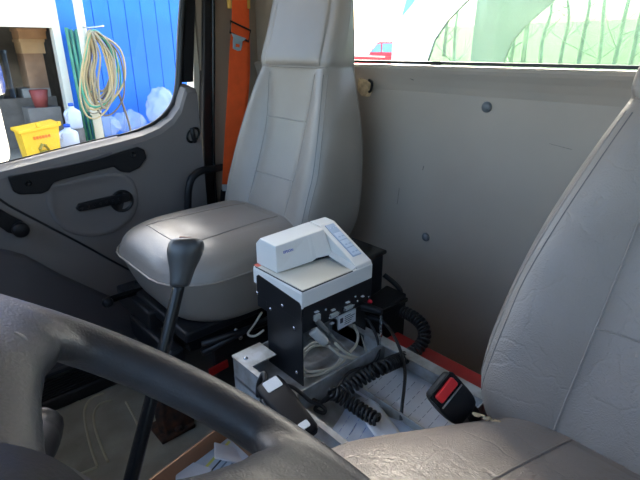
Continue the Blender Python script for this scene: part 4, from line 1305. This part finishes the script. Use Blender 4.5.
# white plastic jugs by the corner post
def jug(label, u, v, w, h, yy):
    p = at(u, v, y=yy)
    t = thing('jug', label, 'jug', (p.x, yy, GZ))
    m = mat('translucent_jug', srgb(206, 210, 222), 0.4)
    r = w / 2
    lathe('body', [(r * 0.95, 0), (r, 0.03), (r, h * 0.72), (r * 0.85, h * 0.80), (r * 0.35, h * 0.92), (r * 0.3, h)], (p.x, yy, p.z - h), (0, 0, 1), m, t, 18)
    lathe('cap', [(r * 0.34, 0), (r * 0.34, 0.05), (r * 0.2, 0.06)], (p.x, yy, p.z), (0, 0, 1), 'blue_ink', t, 12)
    tube('handle', [(p.x - r * 0.8, yy - r * 0.5, p.z - h * 0.2), (p.x - r * 1.1, yy - r * 0.6, p.z - h * 0.35), (p.x - r * 0.9, yy - r * 0.5, p.z - h * 0.55)], 0.025, m, t, 8, 5)
    lathe('carton_below', [(r * 1.2, 0), (r * 1.2, p.z - h - GZ)], (p.x, yy, GZ), (0, 0, 1), sm_, t, 4)
    return t


jug('white plastic jug in front of the white corner post', 71, 106, 0.30, 0.42, 10.4)
jug('lower white plastic jug with blue cap beside the yellow bin', 67, 127, 0.34, 0.40, 10.0)

# white pole
pole = thing('downpipe', 'white round pole in front of the blue wall', 'pole', (3.03, 9.4, GZ))
pc = at(77, 0, y=9.4)
lathe('pipe', [(0.075, 0), (0.075, 5.0)], (pc.x, 9.4, GZ), (0, 0, 1), 'white_paint', pole, 18)
box('wire_peg', (pc.x - 0.06, pc.x + 0.10), (9.30, 9.34), (at(80, 46, y=9.3).z - 0.015, at(80, 46, y=9.3).z + 0.015), 'white_paint', pole, 0.004)
lathe('collar', [(0.095, 0), (0.095, 0.1), (0.08, 0.12)], (pc.x, 9.4, GZ + 0.9), (0, 0, 1), 'white_paint', pole, 18)

ORD = ['first', 'second', 'third', 'fourth', 'fifth', 'sixth', 'seventh', 'eighth', 'ninth', 'tenth', 'eleventh', 'twelfth']
# green stakes leaning on the blue wall
gm = mat('green_stake', srgb(64, 128, 100), 0.5, var=0.2, vscale=6)
for k in range(9):
    x0 = at(67 + 2.3 * k, 30, y=10.75).x
    o = tube('garden_stake', [(x0 - 0.03, 10.62 + 0.07 * (k % 2), GZ), (x0, 10.80 + 0.07 * (k % 2), at(80, 27 + random.uniform(0, 4), y=10.8).z)], 0.030, gm, None, 8, 0)
    tag(o, '%s green stake from the white corner post, leaning on the blue wall' % ORD[k], 'stake', 'green stakes leaning on the blue wall')
# hanging coil of hoses
coilm = [mat('hose_tan', srgb(176, 158, 118), 0.6), mat('hose_grey', srgb(140, 132, 112), 0.6), mat('hose_green', srgb(70, 150, 124), 0.6), mat('hose_dark', srgb(104, 92, 78), 0.6)]
hc = thing('hose_coil', 'tangled hanging coil of tan and green hoses by the white pole', 'hose', at(92, 30, y=9.25))
hk = at(91, 29, y=9.25)
random.seed(21)
for k in range(18):
    wl2 = random.uniform(14, 32)
    bt = random.uniform(84, 119)
    cx_ = 96 + random.uniform(-4, 9)
    dy = random.uniform(-0.14, 0.06)
    lp = [(90 + random.uniform(-2, 5), 30 + random.uniform(0, 3)), (cx_ + wl2 * 0.55, 52 + random.uniform(-6, 8)), (cx_ + wl2 * 0.75, bt - 22), (cx_ + wl2 * 0.3, bt - 2), (cx_ - wl2 * 0.2, bt - 3), (cx_ - wl2 * 0.45, bt - 26), (cx_ - wl2 * 0.30, 56)]
    tube('loop', [at(u, v, y=9.22 + dy) for u, v in lp], random.choice([0.013, 0.016, 0.019]), coilm[k % 4 if k % 3 else 0], hc, 6, 6, closed=True)
tube('hook', [(pc.x, 9.33, hk.z + 0.03), (pc.x + 0.08, 9.2, hk.z + 0.02), (hk.x + 0.2, 9.18, hk.z + 0.05)], 0.015, 'steel', hc, 6, 4)
tube('loose_end', [at(118, 92, y=9.2), at(124, 108, y=9.2), at(128, 120, y=9.2), at(131, 132, y=9.2)], 0.022, coilm[3], hc, 6, 5)

# clear plastic bags heaped on pallets
def crumple(nm, c, rx, ry, rz, m, par, amp=0.25, seed=0, sub=4):
    bm = bmesh.new()
    bmesh.ops.create_icosphere(bm, subdivisions=sub, radius=1)
    for v in bm.verts:
        n_ = noise.noise(v.co * 2.3 + Vector((seed, 0, 0))) * amp + noise.noise(v.co * 6 + Vector((0, seed, 0))) * amp * 0.4
        k = 1 + n_
        v.co = Vector((c[0] + v.co.x * rx * k, c[1] + v.co.y * ry * k, c[2] + v.co.z * rz * k))
    return bm_obj(nm, bm, m, par, True)


def film(name, alpha, col):
    m = bpy.data.materials.new(name)
    m.use_nodes = True
    nt = m.node_tree
    b = nt.nodes['Principled BSDF']
    b.inputs['Base Color'].default_value = col
    b.inputs['Roughness'].default_value = 0.25
    b.inputs['Alpha'].default_value = alpha
    return m


filmm = film('clear_film', 0.28, srgb(200, 216, 236))
netm = film('white_net', 0.5, srgb(190, 205, 220))
pa = at(148, 128, y=10.2)
pal = thing('pallet_stack', 'grey pallet stack below the plastic bags along the blue wall', 'pallet', (pa.x, 10.3, GZ))
zt_ = at(150, 140, y=10.2).z
for k in range(5):
    h = (zt_ - GZ) / 5
    for j in range(4):
        box('plank', (pa.x - 0.5, pa.x + 1.1), (9.9 + 0.22 * j, 10.08 + 0.22 * j), (GZ + h * k + h * 0.7, GZ + h * (k + 1) - 0.005), 'trim', pal)
    for x in (-0.48, 0.25, 0.95):
        box('block', (pa.x + x, pa.x + x + 0.12), (9.9, 10.74), (GZ + h * k, GZ + h * k + h * 0.7), 'trim', pal)
c = at(162, 111, y=10.2)
nb = crumple('net_bag', (c.x + 0.08, 10.3, c.z), 0.36, 0.3, 0.46, netm, None, 0.22, 3)
tag(nb, 'white net bag bulging against the blue wall', 'bag')
c = at(131, 122, y=10.2)
t = crumple('film_bag', (c.x, 10.3, c.z), 0.30, 0.3, 0.22, filmm, None, 0.3, 8)
tag(t, 'crumpled clear plastic sheet below the hose coil', 'bag')
c = at(108, 126, y=10.0)
t = crumple('film_bag', (c.x, 10.0, c.z), 0.22, 0.22, 0.20, filmm, None, 0.3, 15)
tag(t, 'small crumpled clear plastic bag beside the white pole', 'bag')

# yellow bin with red lettering strokes and recycling arrows
YY = 9.0
A = [at(19, 130, y=YY), at(59, 123.5, y=YY), at(62, 152, y=YY), at(30, 160, y=YY)]
cx0 = (A[0].x + A[1].x) / 2
bin_ = thing('recycling_bin', 'yellow recycling bin with open flap outside the passenger window', 'bin', (cx0, YY, GZ))
ztop = (A[0].z + A[1].z) / 2
hb = ztop - GZ
v8 = []
for z, s in ((GZ, 0.78), (ztop, 1.0)):
    for sx, sy in ((-1, -1), (1, -1), (1, 1), (-1, 1)):
        v8.append((cx0 + 0.29 * s * sx, YY + 0.26 + 0.26 * s * sy, z + (0.04 * sx if z > 0 or z == ztop else 0)))
mesh('body', v8, [(0, 1, 2, 3), (0, 1, 5, 4), (1, 2, 6, 5), (2, 3, 7, 6), (3, 0, 4, 7), (4, 5, 6, 7)], 'yellow', bin_)
prism('rim', [Vector(v8[4]) + Vector((-0.03, -0.03, -0.05)), Vector(v8[5]) + Vector((0.03, -0.03, -0.05)), Vector(v8[6]) + Vector((0.03, 0.03, -0.05)), Vector(v8[7]) + Vector((-0.03, 0.03, -0.05))], (0, 0, 0.05), 'yellow', bin_, 0.008)
for k in (-0.05, 0.27):
    box('hinge_lug', (cx0 + k, cx0 + k + 0.05), (YY - 0.05, YY + 0.02), (ztop + 0.0, ztop + 0.06), 'yellow', bin_, 0.008)
orm = mat('orange_print', srgb(226, 110, 30), 0.6)
for k in range(6):
    x = cx0 - 0.12 + 0.045 * k
    box('letter_stroke', (x, x + 0.028), (YY - 0.008, YY + 0.02), (ztop - 0.20 + 0.004 * k, ztop - 0.155 + 0.004 * k), orm, bin_)
olm = mat('olive_print', srgb(150, 130, 40), 0.6)
cz_ = ztop - 0.36
for k in range(3):
    a = math.radians(90 + 120 * k)
    b = math.radians(90 + 120 * (k + 1))
    p0 = Vector((cx0 + 0.0 + 0.10 * math.cos(a), YY + 0.012, cz_ + 0.10 * math.sin(a)))
    p1 = Vector((cx0 + 0.0 + 0.10 * math.cos(b), YY + 0.012, cz_ + 0.10 * math.sin(b)))
    tube('recycling_arrow', [p0.lerp(p1, 0.1), p0.lerp(p1, 0.62), p0.lerp(p1, 0.63), p0.lerp(p1, 0.85)], lambda t: 0.02 if t < 0.66 else 0.036 * (1.05 - t) / 0.4, olm, bin_, 6, 0)

# door mirrors
def mirror(label, c, w, h, dpt):
    t = thing('door_mirror', label, 'mirror', (c[0], c[1], c[2] - h / 2), 'passenger door mirrors')
    o2 = rrect(-w / 2, w / 2, -h / 2, h / 2, min(w, h) * 0.28, 5)
    dirx = Vector((0.90, -0.42, 0)).normalized()
    sx = Vector((-dirx.y, dirx.x, 0))
    P = lambda a, b, d: Vector(c) + sx * a + Vector((0, 0, b)) + dirx * d
    rings = [[P(a * s, b * s, d) for a, b in o2] for s, d in ((1, 0), (1, -dpt * 0.5), (0.85, -dpt), (0.4, -dpt * 1.2))]
    loft('housing', rings, 'white_paint', t)
    prism('mirror_glass', [P(a * 0.92, b * 0.94, 0.001) for a, b in o2], dirx * 0.002, 'mirror', t)
    return t


mb = at(-3, 131, y=1.95)
mirror('large lower door mirror seen through the passenger window', mb, 0.17, 0.225, 0.08)
mt_ = at(-4, 77, y=1.95)
mirror('small upper door mirror above the large one', mt_, 0.15, 0.115, 0.07)
ma = thing('mirror_arm', 'black arm carrying both door mirrors', 'bracket', (mb.x - 0.05, 1.8, 0.6))
tube('tube_arm', [(mb.x - 0.125, 1.93, mb.z - 0.16), (mb.x - 0.125, 1.95, mb.z), (mb.x - 0.125, 1.95, mt_.z + 0.1)], 0.012, 'black', ma, 8, 6)
tube('strut', [(mb.x - 0.125, 1.94, mb.z - 0.14), (mb.x - 0.2, 1.75, mb.z - 0.2), (mb.x - 0.3, 1.60, mb.z - 0.22)], 0.012, 'black', ma, 8, 6)

# ------------------------------------------------------------------ outside: behind the cab
XV = 6.0
van = thing('white_vehicle', 'white vehicle body with big green tinted windows parked behind the cab', 'vehicle', (XV + 1, 1.0, gh(XV, 0)))
V2 = lambda u, v: (at(u, v, x=XV).y, at(u, v, x=XV).z)
yl, yr = V2(393, 30)[0], -4.0
zb, ztv = -0.5, 2.7
hl = [V2(424, 72), V2(427, 60), V2(434, 40), V2(446, 22), V2(462, 5), V2(476, -8)]
hole2 = hl + [(hl[-1][0] - 0.5, 2.35), (-3.6, 2.35), (-3.6, 0.55), (hl[0][0] - 0.4, 0.55)]
outer2 = [(yl, 0.55), (yl, 0.9), (yl, 1.2), (yl, 1.5), (yl, 1.8), (yl, ztv), (yl * 0.5, ztv), (yr, ztv), (yr, zb), (yl, zb)]
wv = mat('white_body', srgb(240, 240, 238), 0.35)
for nm, x0 in (('near_side', XV), ('far_side', XV + 2.2)):
    panel_with_hole(nm, outer2, hole2, lambda a, b, d, x0=x0: (x0 + d, a, b), 0.06, wv, van)
pn = prism('tinted_pane', [(XV + 0.02, a, b) for a, b in hole2], (0.01, 0, 0), 'glass_green', van)
prism('tinted_pane', [(XV + 2.22, a, b) for a, b in hole2], (0.01, 0, 0), glass('pale_glass', (0.9, 0.95, 0.92, 1)), van)
box('vehicle_roof', (XV, XV + 2.26), (yr, yl), (ztv, ztv + 0.08), wv, van, 0.02)
box('underbody', (XV + 0.06, XV + 2.2), (yr, yl - 0.1), (zb - 0.1, zb), 'blackm', van)
tri = [V2(414, -6), V2(417, -12), V2(402.5, 16), V2(400, 14)]
prism('sky_patch', [(XV - 0.012, a, b) for a, b in (V2(409, -8), V2(421, -8), V2(411, 6), V2(402.5, 16))], (0.01, 0, 0), mat('painted_sky', srgb(120, 190, 225), 0.1), van)  # sky beyond the slanted edge, painted as an opaque blue patch
for y in (2.9, -2.6):
    for x in (XV + 0.15, XV + 1.95):
        lathe('wheel', [(0.36, 0), (0.40, 0.03), (0.40, 0.2), (0.36, 0.23), (0.2, 0.2), (0.001, 0.2)], (x - 0.1, y, gh(XV, 0) + 0.40), (1, 0, 0), 'rubber', van, 24)

# red pickup further back
XP = 24.0
car = thing('pickup_truck', 'red pickup truck parked beyond the rear window', 'car', at(370, 62, x=XP))
cpt = lambda u, v, x=XP: at(u, v, x=x)
gz = gh(XP, 20)
red = mat('red_car_paint', srgb(200, 40, 60), 0.35)
yA, yB = cpt(340, 50).y, cpt(402, 50).y  # nose further left, tail to the right
zr, zh, zbelt = cpt(375, 41.5).z, cpt(365, 54.5).z, cpt(375, 52.5).z
yc0, yc1 = cpt(367, 50).y, cpt(399, 50).y
yt = cpt(404, 50).y
prism('body', [(XP, yA + 0.3, gz + 0.45), (XP, yA + 0.35, zh - 0.12), (XP, yA + 0.1, zh), (XP, yc0, zh + 0.04), (XP, yt, zbelt - 0.1), (XP, yt, gz + 0.5)], (1.8, 0, 0), red, car, 0.04)
prism('cabin', [(XP + 0.08, yc0, zh), (XP + 0.12, yc0 - 0.75, zr - 0.03), (XP + 0.12, yc0 - 1.0, zr), (XP + 0.12, yc1 - 0.3, zr), (XP + 0.08, yc1 - 0.45, zbelt - 0.12)], (1.6, 0, 0), red, car, 0.03)
gl = mat('car_glass', srgb(110, 160, 205), 0.08)
prism('side_window', [(XP + 0.06, yc0 - 0.25, zbelt + 0.02), (XP + 0.075, yc0 - 0.78, zr - 0.14), (XP + 0.075, yc0 - 1.05, zr - 0.12), (XP + 0.06, yc0 - 1.1, zbelt + 0.02)], (0.03, 0, 0), gl, car)
prism('side_window', [(XP + 0.06, yc0 - 1.18, zbelt + 0.02), (XP + 0.075, yc0 - 1.18, zr - 0.12), (XP + 0.075, yc1 + 0.35, zr - 0.12), (XP + 0.06, yc1 + 0.3, zbelt + 0.02)], (0.03, 0, 0), gl, car)
prism('cream_stripe', [(XP - 0.012, yA + 0.1, zh - 0.02), (XP - 0.012, yc0 - 1.5, zh - 0.08), (XP - 0.012, yc0 - 1.5, zh - 0.16), (XP - 0.012, yA + 0.1, zh - 0.10)], (0.02, 0, 0), 'white_paint', car)
for y in (yA - 0.6, yt + 0.8):
    lathe('wheel', [(0.32, 0), (0.36, 0.03), (0.36, 0.2), (0.32, 0.22), (0.15, 0.18), (0.001, 0.18)], (XP - 0.03, y, gz + 0.36), (1, 0, 0), 'rubber', car, 20)

# bare trees
barks = [mat('pale_bark', srgb(240, 236, 214), 0.9, var=0.2, vscale=3), mat('grey_bark', srgb(222, 218, 202), 0.9, var=0.2, vscale=3)]


def tree(x, y, h, r, m, seed, lean=0.0):
    rnd = random.Random(seed)
    z0 = gh(x, y) - 0.05
    bm = bmesh.new()
    tops = [Vector((x + lean * k / 5 * h * 0.1 + rnd.uniform(-.08, .08) * k, y + rnd.uniform(-.08, .08) * k + lean * k * 0.12, z0 + h * k / 5)) for k in range(6)]
    path = spline(tops, 3)
    tube_bm(bm, path, lambda t: r * (1 - 0.75 * t), 7)
    me = bpy.data.meshes.new('trunk')
    bmesh.ops.recalc_face_normals(bm, faces=bm.faces)
    bm.to_mesh(me)
    bm.free()
    b2 = bmesh.new()
    for k in range(14):
        t = rnd.uniform(0.18, 0.95)
        p = path[int(t * (len(path) - 1))]
        a = rnd.uniform(0, 6.28)
        ln = h * rnd.uniform(0.12, 0.30) * (1.1 - 0.6 * t)
        d = Vector((math.cos(a), math.sin(a), rnd.uniform(0.4, 1.2))).normalized()
        e = p + d * ln
        tube_bm(b2, spline([p, p + d * ln * 0.5 + Vector((0, 0, -0.05 * ln)), e], 2), lambda q: r * 0.28 * (1 - 0.8 * q), 4)
        for q in range(3):
            d2 = (d + Vector((rnd.uniform(-.8, .8), rnd.uniform(-.8, .8), rnd.uniform(-.2, .7)))).normalized()
            s = p.lerp(e, rnd.uniform(0.4, 0.95))
            tube_bm(b2, [s, s + d2 * ln * 0.5], lambda q: r * 0.10 * (1 - 0.6 * q), 3)
    me2 = bpy.data.meshes.new('branches')
    b2.to_mesh(me2)
    b2.free()
    return me, me2, m


spots = []
rt = random.Random(4)
order = list(range(12))
rt.shuffle(order)
for k in range(12):   # trees added behind the tinted window in place of its tree reflections
    u = 442 + k * 17 + rt.uniform(-4, 4)
    xx = 11.5 + 2.6 * order[k]
    p = at(u, 50, x=xx)
    spots.append((xx, p.y, rt.uniform(6, 9), rt.uniform(0.004, 0.006) * xx, rt.randrange(2), rt.uniform(-1, 1.4)))
for k in range(7):    # thin bare trees beyond the pickup
    u = 352 + k * 7 + rt.uniform(-2, 2)
    xx = 38 + ((k * 3) % 7) * 4.5
    p = at(u, 45, x=xx)
    spots.append((xx, p.y, rt.uniform(8, 12), rt.uniform(0.06, 0.12), rt.randrange(2), rt.uniform(-1, 1)))
for k, (x, y, h, r, mi, ln) in enumerate(spots):
    a, b, m = tree(x, y, h, r, barks[mi], k + 100, ln)
    near = k < 12
    t = thing('bare_tree', ('%s bare tree from the left, added behind the green tinted window for its reflection' % ORD[k]) if near else ('%s thin distant bare tree to the right of the headrest, beyond the red pickup' % ORD[k - 12]), 'tree', (x, y, gh(x, y)), 'added trees standing in for tinted window reflections' if near else 'bare trees beyond the pickup')
    link('trunk', a, m, t, True)
    link('branches', b, m, t, False)
